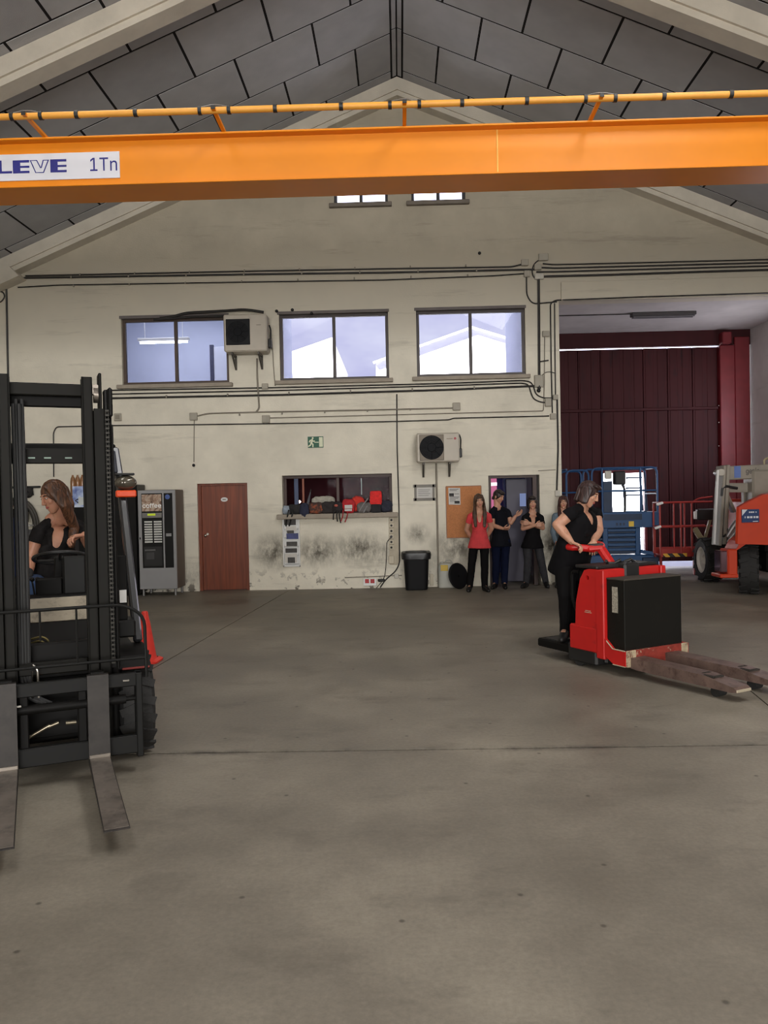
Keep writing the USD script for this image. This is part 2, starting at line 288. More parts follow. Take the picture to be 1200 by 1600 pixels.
# floor slabs with sawn joints
fl = sbox(XL, YR, XR, YG+.2)
def joint(p, q, w=.011):
    p, q = np.array(p), np.array(q); d = unit(q-p); return LineString([p, q]).buffer(w)
JY = 5.207
j3a, j3b = ground(1171, 1078)[:2], ground(1200, 1102)[:2]
k3 = (j3a[0]-j3b[0])/(j3a[1]-j3b[1])
joints = unary_union([joint((XL, JY), (XR, JY)), joint((-2.24+(14.68-11.89)*.0643, 14.68), (-2.24+(JY-11.89)*.0643, JY), .007), joint((j3a[0], j3a[1]), (j3b[0]+k3*(JY-j3b[1]), JY), .006), joint((2.9, W), (XR, W), .006)])
fx = struct_x('floor', 'worn grey-brown concrete floor with sawn joints')
fr = MB(); fr.box(XL, XR, YR, YG+.2, -.12, -.012); part(fx, 'joint_bed', fr, M_JOINT, smooth=False)
for g in fl.difference(joints).geoms: part(fx, 'floor_slab', MB().prism(g, (0, 0, -.02), (1, 0, 0), (0, 1, 0), .02), M_CONC, smooth=False)
struct('wall_left', MB().box(XL-.25, XL, YR, W+.3, -.1, roof_z(XL)), M_SIDE, 'pale plastered side wall beside the forklift')
struct('wall_right', MB().box(XR, XR+.25, YR, YG+.3, -.1, roof_z(XR)), M_BAY, 'white plastered wall beside the boom lift')
struct('wall_rear', front(gable, YR-.25, .25), M_SIDE, 'pale gable wall at the other end of the hall')
# roof of square boards
cx = struct_x('ceiling', 'pitched ceiling of grey square insulation boards with dark joints')
for sg in (-1, 1):
    xe = XL-.1 if sg < 0 else XR+.1
    ux = unit(V(sg, 0, -RS)); n_up = unit(np.cross(ux, (0, 1, 0)) if sg < 0 else np.cross((0, 1, 0), ux)); n_up = n_up if n_up[2] > 0 else -n_up
    o = V(RX, 0, RZ); L = abs(xe-RX)/ux[0]*sg
    bk = MB(); A = o+n_up*.03
    def sheet(s0, s1, y0, y1, t0, t1):
        P = [o+ux*s+V(0, y, 0)+n_up*t for s in (s0, s1) for y in (y0, y1) for t in (t0, t1)]
        return trimesh.convex.convex_hull(np.array(P))
    part(cx, 'backing_sheet', sheet(-.05, L, YR-.3, W+.3, .012, .1), M_DARKJ, smooth=False)
    dx, g = 1.155*math.hypot(1, RS), .018
    s_r = .0914*math.hypot(1, RS)
    row = 0
    for k in range(-21, 5):
        y0 = 9.564+1.147*k; y1 = min(y0+1.147, W); y0 = max(y0, YR)
        if y1 <= y0: continue
        s = s_r - (dx/2 if k % 2 else 0.0)
        while s < L:
            a, b = max(s, s_r), min(s+dx, L)
            # two skylight strips behind the camera's roof bay
            if b > a+.03: part(cx, 'roof_panel', sheet(a+g, b-g, y0+g, y1-g, .004, .02), M_PANEL[int(RNG.integers(3))], smooth=False)
            s += dx
    for k in range(0, 20):
        y0 = W-1.45*(k+1)-.3; part(cx, 'ridge_strip', sheet(.012, s_r-g, max(y0+g, YR), y0+1.45-g, .002, .02), M_PANEL[1], smooth=False)
# concrete rafters
def rafter(name, Y0, Y1, dep, label):
    b = MB(); prof = lambda yy0, yy1, t0, t1: None
    for (ya, yb, t0, t1) in ((Y0, Y1, 0.0, dep*.72), (Y0+.035, Y1-.0, dep*.72, dep)):
        for sg in (-1, 1):
            xe = XL if sg < 0 else XR; P = [(RX, RZ-t0), (xe, roof_z(xe)-t0), (xe, roof_z(xe)-t1), (RX, RZ-t1)]
            b.add(front(P, ya, yb-ya))
    return struct(name, b, M_RAFT, label)
rafter('roof_beam', 9.745, 10.05, .33, 'pale sloping concrete rafter crossing the ceiling above the crane')
rafter('roof_beam', 14.40, W, .31, 'sloping concrete rafter along the top of the gable wall')
rafter('roof_beam', 5.10, 5.40, .33, 'concrete rafter overhead behind the crane bay'); rafter('roof_beam', -4.2, -3.9, .33, 'concrete rafter near the rear gate'); rafter('roof_beam', .45, .75, .33, 'concrete rafter over the near end of the hall')
b = MB(); b.prism([(XL, 5.55), (-6.98, 5.72), (-6.80, 5.80), (-6.98, 5.98), (XL, 6.02)], (0, W, 0), (1, 0, 0), (0, 0, 1), .32)
struct('trim_1', b, M_RAFT, 'concrete corbel under the rafter end at the wall corner')
# lintel over the bay
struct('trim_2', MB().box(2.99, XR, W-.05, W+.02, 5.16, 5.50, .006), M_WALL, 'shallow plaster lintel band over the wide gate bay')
# gate bay
struct('ceiling_bay', MB().box(2.95, XR+.2, W+.27, YG+.3, 5.17, 5.35), M_BAY, 'flat pale ceiling of the gate bay')
struct('wall_bay', MB().box(2.67, 2.95, W+.28, YG+.3, 0, 5.2), M_BAY, 'inner side wall of the gate bay')
# offices behind the wall: two storeys
M_OFF = paint('office_paint', (205, 210, 228), .8, var=.05, scale=1.5); M_OFFC = paint('office_ceiling', (215, 218, 230), .8, var=.04)
M_DKRED = paint('store_dark_red', (86, 46, 50), .7, var=.25, scale=2); M_BLUEW = paint('corridor_blue', (52, 66, 128), .6, var=.2, scale=2)
M_GREYFL = paint('inner_floor', (120, 118, 125), .4, var=.1)
struct('floor_office', MB().box(-7.6, 2.67, W+.28, 18.6, 3.35, 3.55), M_OFFC, 'slab between the store rooms and the upper offices')
struct('ceiling_office', MB().box(-7.6, 2.67, W+.28, 18.6, 6.05, 6.2), M_OFFC, 'pale ceiling of the upper offices')
struct('wall_office', MB().box(-7.6, -2.45, 18.4, 18.6, 3.55, 6.05), M_OFF, 'pale blue rear wall of the upper office')
struct('wall_office', MB().box(-2.6, -2.45, W+.28, 18.4, 3.55, 6.05), M_OFF, 'partition between the two upper offices')
struct('wall_office', MB().box(-7.6, -7.45, W+.28, 18.4, 3.55, 6.05), M_OFF, 'end wall of the upper office')
struct('wall_office', MB().box(2.5, 2.67, W+.28, 18.6, 3.55, 6.05), M_OFF, 'end wall of the bright upper office')
struct('wall_store', MB().box(-7.6, 1.0, 17.2, 17.4, 0, 3.35), M_DKRED, 'dark red rear wall of the store room')
struct('wall_store', MB().box(.6, .75, W+.28, 17.2, 0, 3.35), M_DKRED, 'dark partition of the store room')
struct('wall_store', MB().box(-3.0, -2.85, W+.28, 17.2, 0, 3.35), M_DKRED, 'dark end wall of the store room')
struct('floor_store', MB().box(-3.0, 2.67, W+.27, 17.4, -.12, -.004), M_GREYFL, 'grey floor of the rooms behind the wall')
struct('wall_corridor', MB().box(.75, 2.67, 17.2, 17.4, 0, 3.35), M_BLUEW, 'blue rear wall of the corridor')
def off_panel(p, x0, x1, z0, z1, Y, m): part(p, 'panel', MB().box(x0, x1, Y-.03, Y, z0, z1, .006), m)
t = thing('partition_screen', 'pale office screen with a dark post seen through the upper window', 'screen', (-3.75, 17.6, 3.55))
part(t, 'board', MB().box(-4.05, -3.0, 17.6, 17.65, 3.55, 5.06, .01), M_OFFC); part(t, 'post', MB().box(-4.13, -4.05, 17.58, 17.66, 3.55, 5.10), paint('dark_post', (58, 60, 84), .5))
# lamps of the offices
M_TUBE = glow('tube_light', (240, 246, 255), 9.0); M_TUBE2 = glow('tube_low', (225, 232, 250), 1.2)
M_WHITE = paint('white_enamel', (225, 225, 222), .35, var=.03)
def office_lamp(x0, x1, Y, z, lit, label, ang=0.0):
    t = thing('fluorescent_lamp', label, 'lamp', ((x0+x1)/2, Y, z)); part(t, 'housing', MB().box(x0-.04, x1+.04, Y-.06, Y+.06, z+.03, z+.09, .008), M_WHITE)
    part(t, 'tube', MB().cyl((x0, Y, z), (x1, Y, z), .022, n=12), M_TUBE if lit else M_TUBE2)
    part(t, 'hanger', MB().cyl((x0+.1, Y, z+.09), (x0+.1, Y, 6.05), .006, n=6).cyl((x1-.1, Y, z+.09), (x1-.1, Y, 6.05), .006, n=6), M_WHITE)
a, c = at(219, 536, 16.6), at(293, 533, 16.6)
office_lamp(a[0], c[0], 16.6, a[2], True, 'lit white fluorescent tube hanging behind the upper window beside the air conditioner')
a, c = at(316, 505, 16.0), at(336, 512, 17.4)
t = thing('fluorescent_lamp', 'unlit ceiling tube lamp running away behind the upper window', 'lamp', (a[0], 16, a[2])); part(t, 'housing', MB().bar((a[0], 15.6, 5.62), (a[0]+.25, 17.4, 5.62), .16, .06), M_WHITE); part(t, 'hanger', MB().cyl((a[0]+.05, 15.8, 5.64), (a[0]+.05, 15.8, 6.05), .006, n=6).cyl((a[0]+.22, 17.2, 5.64), (a[0]+.22, 17.2, 6.05), .006, n=6), M_WHITE)
rect_light('office_light', (-4.6, 16.7, 5.9), (0, .15, -1), 2.2, 1.6, 3.9, (.90, .94, 1.0), up=(0, 1, 0))
rect_light('store_light', (-.9, 16.2, 3.25), (0, 0, -1), .9, .6, 2.2, (1.0, .66, .72), up=(0, 1, 0))
rect_light('corridor_light', (1.9, 16.4, 3.25), (0, 0, -1), .6, .6, 1.5, (.72, .80, 1.0), up=(0, 1, 0))

# ------------------------------------------------------------------ windows and doors
M_FRB = paint('window_frame_brown', (84, 70, 62), .45, var=.1); M_FRD = paint('window_frame_dark', (70, 62, 60), .45, var=.1); M_FRG = paint('window_frame_grey', (58, 58, 64), .45)
M_PANE = pane('window_glass'); M_PANEB = pane('window_glass_blue', (.92, .92, .97), .3); M_PANEF = pane('window_film', (.66, .66, .68), .25); M_SILL = paint('stone_sill', (160, 150, 136), .8, bump=.2); M_SILLD = paint('stone_sill_dark', (120, 112, 102), .8, bump=.2)
def window(o, label, mf, mp, sill=.09, fw=.055, rec=.07, sm=M_SILL, nm=1, lintel=None):
    x0, z0, x1, z1 = o; t = struct_x(f'window_{window.n}', label); window.n += 1
    Y = W+rec
    b = MB(); b.box(x0, x1, Y, Y+.07, z0, z0+fw, .004).box(x0, x1, Y, Y+.07, z1-fw, z1, .004).box(x0, x0+fw, Y, Y+.07, z0+fw, z1-fw, .004).box(x1-fw, x1, Y, Y+.07, z0+fw, z1-fw, .004)
    part(t, 'frame', b, mf)
    xs = np.linspace(x0+fw, x1-fw, nm+2)
    for i in range(1, nm+1): part(t, 'mullion', MB().box(xs[i]-.028, xs[i]+.028, Y-.008, Y+.06, z0+fw, z1-fw, .004), mf)
    for i in range(nm+1): part(t, 'pane', MB().box(xs[i], xs[i+1], Y+.03, Y+.036, z0+fw, z1-fw), mp, smooth=False)
    if sill: part(t, 'sill', MB().box(x0-.09, x1+.07, W-sill, W+rec, z0-.075, z0-.004, .008), sm)
    if lintel: part(t, 'head', MB().box(x0-.03, x1+.02, W-.012, W+rec, z1-.005, z1+.05, .004), lintel)
    return t
window.n = 1
M_HEAD = paint('window_head', (112, 106, 104), .8)
window(O_W1, 'brown framed sliding office window behind the upper air conditioner', M_FRB, M_PANEB, lintel=M_HEAD)
window(O_W2, 'dark framed bright office window between the upper air conditioner and the next window', M_FRD, M_PANEF, lintel=M_HEAD)
window(O_W3, 'dark framed bright office window beside the vertical conduits', M_FRD, M_PANEF, lintel=M_HEAD)
window(O_G1, 'small gable window under the crane, the one nearer the forklift side', M_FRG, M_PANE, sm=M_SILLD, fw=.05)
window(O_G2, 'small gable window under the crane, the one nearer the gate side', M_FRG, M_PANE, sm=M_SILLD, fw=.05)
# serving window
t = window((O_SV[0], O_SV[1], O_SV[2], O_SV[3]), 'long low serving window with dark frame and a cluttered stone sill', paint('serving_frame', (74, 54, 48), .5), pane('serving_glass', (.86, .76, .80), .035), sill=0, rec=.19)
part(t, 'sill', MB().box(-2.26, -.05, W-.17, W+.19, 1.30, 1.387, .01), M_SILL)
part(t, 'stile', MB().box(-1.98, -1.9, W+.215, W+.25, 1.45, 2.05, .004), paint('blue_stile', (62, 76, 110), .5)); part(t, 'stile', MB().box(-1.83, -1.79, W+.215, W+.25, 1.45, 2.05, .004), paint('orange_stile', (150, 84, 60), .5))
part(t, 'chain', MB().tube([(-.72, W+.18, 2.03), (-.72, W+.18, 1.72)], .008), M_WHITE)
sb = at(468, 784, 16.2); solo('lamp_bulb', MB().sph(sb, .03), glow('bulb_light', (255, 238, 210), 9), 'small glowing bulb seen behind the serving window', 'lamp bulb')
solo('bulb_cord', MB().cyl(sb+V(0, 0, .03), V(sb[0], 16.2, 3.35), .006, n=6), M_JOINT, 'cord of the small bulb behind the serving window', 'cord')
# wooden door
M_WOOD = wood('door_wood', (98, 45, 26), (142, 70, 40)); M_CHROME = paint('chrome', (215, 212, 205), .18, 1.0, var=.02)
t = struct_x('door_1', 'closed reddish brown wooden door with an oval plaque')
part(t, 'leaf', MB().box(-3.69, -2.87, W+.10, W+.145, .01, 1.945, .003), M_WOOD)
part(t, 'frame', MB().box(-3.745, -3.69, W+.06, W+.2, 0, 1.985).box(-2.87, -2.815, W+.06, W+.2, 0, 1.985).box(-3.69, -2.87, W+.06, W+.2, 1.945, 1.985), M_WOOD)
kp = at(321, 837, W+.07); part(t, 'knob', MB().sph(kp, (.03, .03, .03)).cyl(kp, kp+V(0, .04, 0), .014), M_CHROME); kp = at(324.5, 834.5, W+.08)
part(t, 'lock_plate', MB().cyl(kp, kp+V(0, .025, 0), .022), M_CHROME)
pp = at(350.5, 780.5, W+.1); q = MB().lathe((0, 0, 0), [(0, .008), (1, .006), (1, 0)], 28, (0, -1, 0)).mesh(); q.vertices *= (.065, 1, .042); q.apply_translation(pp)
part(t, 'plaque', q, M_WHITE)
part(t, 'plaque_print', MB().box(pp[0]-.03, pp[0]+.03, pp[1]-.0095, pp[1]-.008, pp[2]-.006, pp[2]+.007), paint('plaque_ink', (120, 112, 96), .5))
# open doorway with corridor door
M_BROWNF = paint('doorway_frame', (66, 46, 40), .5); M_GRYD = paint('corridor_door_grey', (70, 66, 86), .45, var=.1); M_BLUED = paint('corridor_door_blue', (46, 60, 134), .4)
t = struct_x('door_2', 'open doorway to a blue corridor beside the cork board')
part(t, 'frame', MB().box(1.615, 1.665, W+.05, W+.2, 0, 2.02).box(2.43, 2.50, W+.05, W+.2, 0, 2.02).box(1.665, 2.43, W+.05, W+.2, 1.97, 2.02), M_BROWNF)
part(t, 'leaf', MB().box(2.02, 2.41, W+.62, W+.665, .01, 1.96, .003), M_GRYD)
a, c = at(812, 771, W+.61), at(822, 791, W+.61); part(t, 'glazing', MB().box(a[0], c[0], W+.605, W+.625, c[2], a[2]), glow('corridor_pane', (150, 166, 215), .55))
a, c = at(786, 745, 15.9), at(805, 900, 15.9); part(t, 'blue_leaf', MB().box(a[0], c[0]+.2, 15.9, 15.945, .01, 2.4, .003), M_BLUED)
a, c = at(765, 747, 16.9), at(777, 800, 16.9)
part(t, 'side_light', MB().box(a[0], c[0], 16.9, 16.92, c[2], a[2]), glow('pink_window', (214, 120, 160), .8)); m_ = at(771, 756.5, 16.89); part(t, 'light_band', MB().box(a[0], c[0], 16.88, 16.9, m_[2]-.035, m_[2]+.035), glow('pink_lamp', (255, 236, 246), 2.2))

# ------------------------------------------------------------------ red gate and the outside
M_GATE = paint('gate_red', (58, 21, 24), .6, var=.15, scale=3, stretch=(1, 1, .2), dirt=(36, 20, 23), spec=.2); M_GATEJ = paint('gate_red_bright', (112, 28, 36), .5, var=.12)
t = struct_x('door_3', 'tall dark red ribbed metal gate with an open wicket')
gx0, gx1, wk0, wk1, wz = 2.96, 6.98, 4.44, 5.37, 2.13
def gate_panel(x0, x1, z0, z1):
    b = MB(); b.box(x0+.006, x1-.006, YG, YG+.05, z0+.004, z1-.004, .006)
    n = max(1, int(round((x1-x0)/.25)))
    for i in range(n): xc = x0+(i+.5)*(x1-x0)/n; b.box(xc-.085, xc+.085, YG-.007, YG+.01, z0+.02, z1-.02, .006)
    part(t, 'gate_panel', b, M_GATE)
xs = [gx0, 3.45, 3.95, wk0, wk1, 5.9, 6.44, gx1]
for i in range(len(xs)-1):
    wick = abs(xs[i]-wk0) < .01
    lo = wz if wick else (.13 if xs[i] > wk1-.01 else .02)
    gate_panel(xs[i], xs[i+1], lo, 3.46); gate_panel(xs[i], xs[i+1], 3.48, 4.805)
    part(t, 'gate_sheet', MB().box(xs[i]-.0, xs[i+1]+(.05 if i == len(xs)-2 else 0), YG+.05, YG+.058, lo, 4.805), M_GATE)  # backing sheet added to stop light leaking between the panels
part(t, 'header', MB().box(gx0, 7.72, YG-.02, YG+.09, 4.838, 5.2, .01), M_GATE); part(t, 'jamb_panel', MB().box(7.0, 7.32, YG-.12, YG+.1, 0, 4.82, .015), M_GATEJ); part(t, 'jamb_panel', MB().box(7.335, 7.66, YG-.08, YG+.1, 0, 5.0, .015), M_GATEJ)
part(t, 'wicket_frame', MB().box(wk0-.03, wk0+.02, YG-.04, YG+.06, 0, wz).box(wk1-.02, wk1+.03, YG-.04, YG+.06, 0, wz).box(wk0, wk1, YG-.04, YG+.06, wz-.04, wz+.02), M_GATEJ)
part(t, 'rail', MB().box(gx0, gx1, YG-.05, YG+.06, 3.44, 3.5, .006), M_GATE)
a = at(1135, 528, YG-.2); part(t, 'motor_box', MB().box(a[0]-.10, a[0]+.10, YG-.25, YG-.03, a[2]-.13, a[2]+.13, .02), M_GATEJ)
for (hx, hy) in ((1123, 634), (1123, 660), (1123, 697)): a = at(hx, hy, YG-.05); part(t, 'bolt', MB().sph(a, .018, 1), M_CHROME)
M_ROAD = paint('yard_concrete', (140, 143, 155), .9, var=.08, scale=1.2); M_BLDG = paint('white_render', (236, 236, 238), .85, var=.03, scale=.6); M_BROOF = paint('roof_sheet', (150, 150, 160), .7)
struct('ground', MB().box(-45, 45, YG+.2, 90, -.15, -.02), M_ROAD, 'pale concrete yard outside the gate')
def shed(poly, Y, dep, label):  # white masses added outside to stand for bright reflections in the office panes
    t = thing('building', label, 'building', (np.mean([p[0] for p in poly]), Y, 0)); part(t, 'wall', front(poly, Y, dep), M_BLDG, smooth=False)
    return t
pk = at(737, 514, 30); el = at(650, 541, 30); er = at(822, 544, 30); sl = .33
t = shed([(pk[0]-5.2, 0), (pk[0]+6.5, 0), (pk[0]+6.5, pk[2]-6.5*sl), (pk[0], pk[2]), (pk[0]-3.6, pk[2]-3.6*sl), (pk[0]-3.6, pk[2]-2.0), (pk[0]-5.2, pk[2]-2.0)], 30, 12, 'white gabled building added across the yard, standing for a reflection in the office window')
part(t, 'roof_edge', MB().bar((pk[0], 29.95, pk[2]+.04), (pk[0]+6.6, 29.95, pk[2]+.04-6.6*sl), .14, .08).bar((pk[0], 29.95, pk[2]+.04), (pk[0]-3.7, 29.95, pk[2]+.04-3.7*sl), .14, .08), M_BLDG)
a = at(519, 527, 34); c = at(440, 560, 34)
shed([(-14, 0), (a[0], 0), (a[0], a[2]), (c[0]-2, a[2]-(a[0]-c[0]+2)*.32), (-14, 3.5)], 34, 10, 'white sloping-roofed building added across the yard, standing for a reflection in the middle window')

# translucent skylights over the near bays (out of the photograph): the daylight of the hall
M_ACR = glow('skylight_sheet', (255, 250, 242), 2.0); M_ALU = paint('skylight_frame', (150, 150, 150), .4, .6)
for sg, bay, yc, ln in SKYL:
    xc = 3.0*sg; t = struct_x(f'window_{window.n}', 'translucent skylight in the roof slope over ' + ('the forklift side' if sg < 0 else 'the gate side') + (', just before the crane' if bay == 0 else ', nearer the rear gate')); window.n += 1
    ux = unit(V(sg, 0, -RS)); n_ = V(0, 0, 1); c = V(xc, yc, roof_z(xc)-.05); h = ln/2
    def sk(s0, s1, y0, y1, t0, t1): return trimesh.convex.convex_hull(np.array([c+ux*s+V(0, y, 0)+n_*tt for s in (s0, s1) for y in (y0, y1) for tt in (t0, t1)]))
    part(t, 'sheet', sk(-.80, .80, -h, h, 0, .02), M_ACR, smooth=False)
    part(t, 'frame', MB().add(sk(-.88, -.80, -h-.08, h+.08, -.03, .02)).add(sk(.80, .88, -h-.08, h+.08, -.03, .02)).add(sk(-.80, .80, -h-.08, -h, -.03, .02)).add(sk(-.80, .80, h, h+.08, -.03, .02)), M_ALU, smooth=False)
a = MB(); 
t = struct_x(f'window_{window.n}', 'added glowing panel framed as a side window, lighting the gate bay'); window.n += 1  # unseen glowing panel added only to light the bay
part(t, 'sheet', MB().box(XR-.03, XR-.01, 15.0, 16.5, 2.1, 4.3), M_ACR, smooth=False); part(t, 'frame', MB().box(XR-.06, XR, 14.94, 16.56, 2.04, 2.1).box(XR-.06, XR, 14.94, 16.56, 4.3, 4.36).box(XR-.06, XR, 14.94, 15.0, 2.1, 4.3).box(XR-.06, XR, 16.5, 16.56, 2.1, 4.3), M_ALU, smooth=False)
t = struct_x('door_4', 'wide sliding gate at the near end of the hall'); 
for i in range(17): part(t, 'gate_panel', MB().box(-3.9+i*.58, -3.9+(i+1)*.58-.02, YR, YR+.05, .02, 4.4, .01), M_GATE)
# ================================================================== crane
M_YEL = paint('crane_yellow', (224, 133, 6), .42, var=.05, scale=1.5); M_YEL2 = paint('crane_yellow_pipe', (226, 158, 62), .5, var=.08)
M_BLK = paint('black_plastic', (30, 30, 30), .5); M_GALV = paint('galvanised', (150, 150, 148), .45, .7); M_NAVY = paint('sign_navy', (36, 38, 120), .5); M_SIGNW = paint('sign_white', (208, 209, 216), .45, var=.02)
CY, CZT, CZB = 7.0, 4.835, 4.43
t = thing('overhead_crane', 'orange-yellow overhead travelling crane beam with a conductor pipe along its top', 'crane', (0, CY, CZB))
part(t, 'web', MB().box(XL+.35, XR-.35, CY, CY+.022, CZB+.012, CZT-.016), M_YEL)
part(t, 'top_flange', MB().box(XL+.3, XR-.3, CY-.085, CY+.40, CZT-.018, CZT, .004), M_YEL)
part(t, 'bottom_flange', MB().box(XL+.3, XR-.3, CY-.028, CY+.385, CZB, CZB+.014, .003), M_YEL)
part(t, 'rear_web', MB().box(XL+.35, XR-.35, CY+.33, CY+.35, CZB+.012, CZT-.016), M_YEL)
a = at(777, 230, CY); part(t, 'weld_seam', MB().box(a[0]-.006, a[0]+.006, CY-.006, CY+.001, CZB+.02, CZT-.02), paint('weld_pale', (232, 178, 80), .5))
a = at(653, 203, CY); part(t, 'stub', MB().cyl((a[0], CY+.05, CZT-.005), (a[0], CY+.05, CZT+.035), .012), M_YEL2)
for x in (XL+.28, XR-.32): part(t, 'end_carriage', MB().box(x-.12, x+.12, CY-.9, CY+1.3, CZB-.02, CZB+.26, .01), M_YEL)
PY, PZ, PR = 6.60, 4.862, .027
part(t, 'conductor_pipe', MB().cyl((XL+.4, PY, PZ), (XR-.4, PY, PZ), PR, n=14), M_YEL2)
for px in (75, 352, 632, 920, 1216):
    a = at(px, 212, CY)[0]; part(t, 'arm', MB().bar((a, CY+.0, CZT+.012), (a, PY-.06, CZT+.012+.012), .032, .028, ch=.003), M_YEL)
    part(t, 'arm_cap', MB().box(a-.017, a+.017, PY-.066, PY-.058, CZT+.010, CZT+.04), M_BLK)
    part(t, 'bond_wire', MB().tube(fillet([(a-.13, PY-.02, PZ+PR*.6), (a-.03, PY-.01, PZ+PR+.016), (a+.03, PY-.01, PZ+PR+.016), (a+.13, PY-.02, PZ+PR*.6)], .03), .0028, 6), M_GALV)
    for q in (-.12, .12): part(t, 'clamp', MB().cyl((a+q-.014, PY, PZ), (a+q+.014, PY, PZ), PR+.008, n=14), M_BLK)
for px in (120, 212, 430, 533, 722, 823, 1037, 1142): a = at(px, 165, PY)[0]; part(t, 'clamp', MB().cyl((a-.016, PY, PZ), (a+.016, PY, PZ), PR+.006, n=14), M_BLK)
# sign on the web
sa, sb_ = at(187, 237, CY), at(188, 278.5, CY); sz0, sz1 = sb_[2], sa[2]
t = thing('crane_sign', 'white load sign with blue lettering fixed on the yellow crane beam', 'sign', (-3.2, CY-.012, sz0))
part(t, 'plate', MB().box(-4.3, sa[0], CY-.012, CY, sz0, sz1, .002), M_SIGNW)
def letters(name, poly, px0, px1, py0, py1, mat=M_NAVY):
    o, e = at(px0, py1, CY), at(px1, py0, CY); g = Polygon(poly) if not hasattr(poly, 'geom_type') else poly
    from shapely import affinity
    g = affinity.scale(g, e[0]-o[0], e[2]-o[2], origin=(0, 0)); part(t, name, MB().prism(g, (o[0], CY-.012, o[2]), (1, 0, 0), (0, 0, 1), .002), mat, smooth=False)
L_ = [(0, 0), (1, 0), (1, .17), (.45, .17), (.45, 1), (0, 1)]; E_ = [(0, 0), (1, 0), (1, .17), (.45, .17), (.45, .41), (1, .41), (1, .56), (.45, .56), (.45, .82), (1, .82), (1, 1), (0, 1)]
V_ = Polygon([(0, 1), (.38, 1), (.57, .42), (.68, 1), (1, 1), (.72, 0), (.28, 0)])
letters('letter_l', L_, -9, 19.5, 251.5, 272.5); letters('letter_e', E_, 21.5, 46.5, 251, 272); letters('letter_e', E_, 80, 104.5, 249.5, 270.5)
letters('letter_v', V_.difference(V_.buffer(-.05)), 48, 77.5, 250.5, 271.5)
a = at(142, 268.5, CY); e = at(184, 268, CY); h = at(145, 248, CY)[2]-a[2]
part(t, 'load_text', text_on('1Tn', h, (a[0], CY-.012, a[2]+.002), (1, 0, -.003), (0, 0, 1), .002, width=e[0]-a[0]), M_NAVY, smooth=False)

# ================================================================== conduits and boxes on the back wall
M_CBL = paint('conduit_black', (46, 44, 42), .5, var=.15); M_CGR = paint('conduit_grey', (140, 133, 120), .6); M_BOX = paint('junction_box', (168, 162, 148), .6, var=.08); M_BOXL = paint('junction_box_light', (196, 192, 180), .5)
def conduit(label, pts, r=.014, mat=M_CBL, off=.018, fr=.09, clips=0, name='conduit_pipe'):
    P = [at(p[0], p[1], W-(p[2] if len(p) > 2 else off)) for p in pts]; P = fillet(P, fr, 6)
    t = thing(name, label, 'conduit', P[0], group='conduits and cables on the back wall'); part(t, 'pipe', MB().tube(P, r, 8), mat)
    if clips:
        A, B = P[0], P[-1]
        for i in range(1, clips): c = A+(B-A)*i/clips; part(t, 'clip', MB().box(c[0]-.012, c[0]+.012, c[1]-r-.004, W, c[2]-r-.006, c[2]+r+.006, .003), M_CGR)
conduit('upper of the paired black conduits along the gable wall, ending at a box', [(40, 431), (400, 423.5), (600, 420), (800, 417), (815, 413)], clips=9)
conduit('lower of the paired black conduits along the gable wall', [(22, 434.5), (400, 428.5), (600, 426), (836, 421)], .018, clips=9)
conduit('single black conduit below the pair along the gable wall', [(28, 449), (90, 445.5), (400, 440.5), (600, 437.5), (770, 431), (820, 427.5)], .012, clips=9)
conduit('topmost of four black conduits over the gate bay', [(848, 412), (866, 413.5), (1020, 410), (1260, 404)], .013)
conduit('second of four black conduits over the gate bay', [(846, 418), (870, 419), (1260, 409)], .015)
conduit('third of four black conduits over the gate bay', [(838, 425), (870, 424.5), (1260, 414)], .015)
conduit('lowest thick bundle of black cable over the gate bay', [(850, 432), (950, 429.5), (1100, 424.5), (1260, 420)], .02)
conduit('black cable edging the lintel of the gate bay and turning down the wall', [(863, 645), (861, 560), (860, 474), (868, 469, .02), (900, 468, .08), (1000, 464, .08), (1260, 456, .08)], .012)
conduit('black conduit dropping beside the gate bay edge to a small box', [(868, 617), (867, 540), (866.5, 474)], .011)
conduit('black conduit looping from the gable boxes to the gate bay corner', [(822.5, 432), (823, 462), (832, 475), (870, 471.5)], .012, fr=.12)
conduit('thick black vertical conduit between the gable boxes and the large box', [(841.5, 436), (842, 500), (842.5, 588)], .024)
conduit('black loop of cable around the gable junction boxes', [(846, 404), (835, 411), (831, 422), (833, 433), (842, 438)], .011, fr=.12)
conduit('upper of the black conduits under the office windows', [(165, 610), (440, 605.5), (700, 599), (818, 594.5), (830, 597), (834.5, 606), (837, 616), (848, 622), (866, 622)], .012, off=.02, fr=.12)
conduit('middle of the black conduits under the office windows', [(165, 616), (440, 610), (700, 602.5), (816, 598.5), (826, 601), (829, 612), (833, 623), (843, 628), (852, 629)], .012, off=.02, fr=.12)
conduit('lowest thick black conduit under the office windows', [(165, 622.5), (440, 617), (700, 609), (838, 603)], .019, clips=7)
conduit('grey conduit from the box above the wooden door to a square box', [(308, 650), (325, 646), (400, 644), (560, 641), (708, 637.5)], .013, M_CGR, clips=6)
conduit('grey conduit running from a round box then up beside the large box', [(422, 653), (600, 648.5), (849, 642), (850.5, 600), (851, 526)], .009, M_CGR, fr=.03)
conduit('long thin black cable above the exit sign', [(84, 745), (83.5, 676), (88, 667), (172, 665), (310, 663.5), (420, 662), (600, 659), (702, 656), (708, 653.5), (858, 650)], .011, fr=.05)
conduit('grey cable dropping from the box beside the wooden door', [(303.5, 656), (303, 722)], .008, M_CGR)
conduit('dark vertical cable between exit sign and lower air conditioner', [(620, 616), (620.5, 700), (623.5, 797), (624.5, 880), (618, 893), (603, 905), (594, 918, .03)], .011, fr=.08)
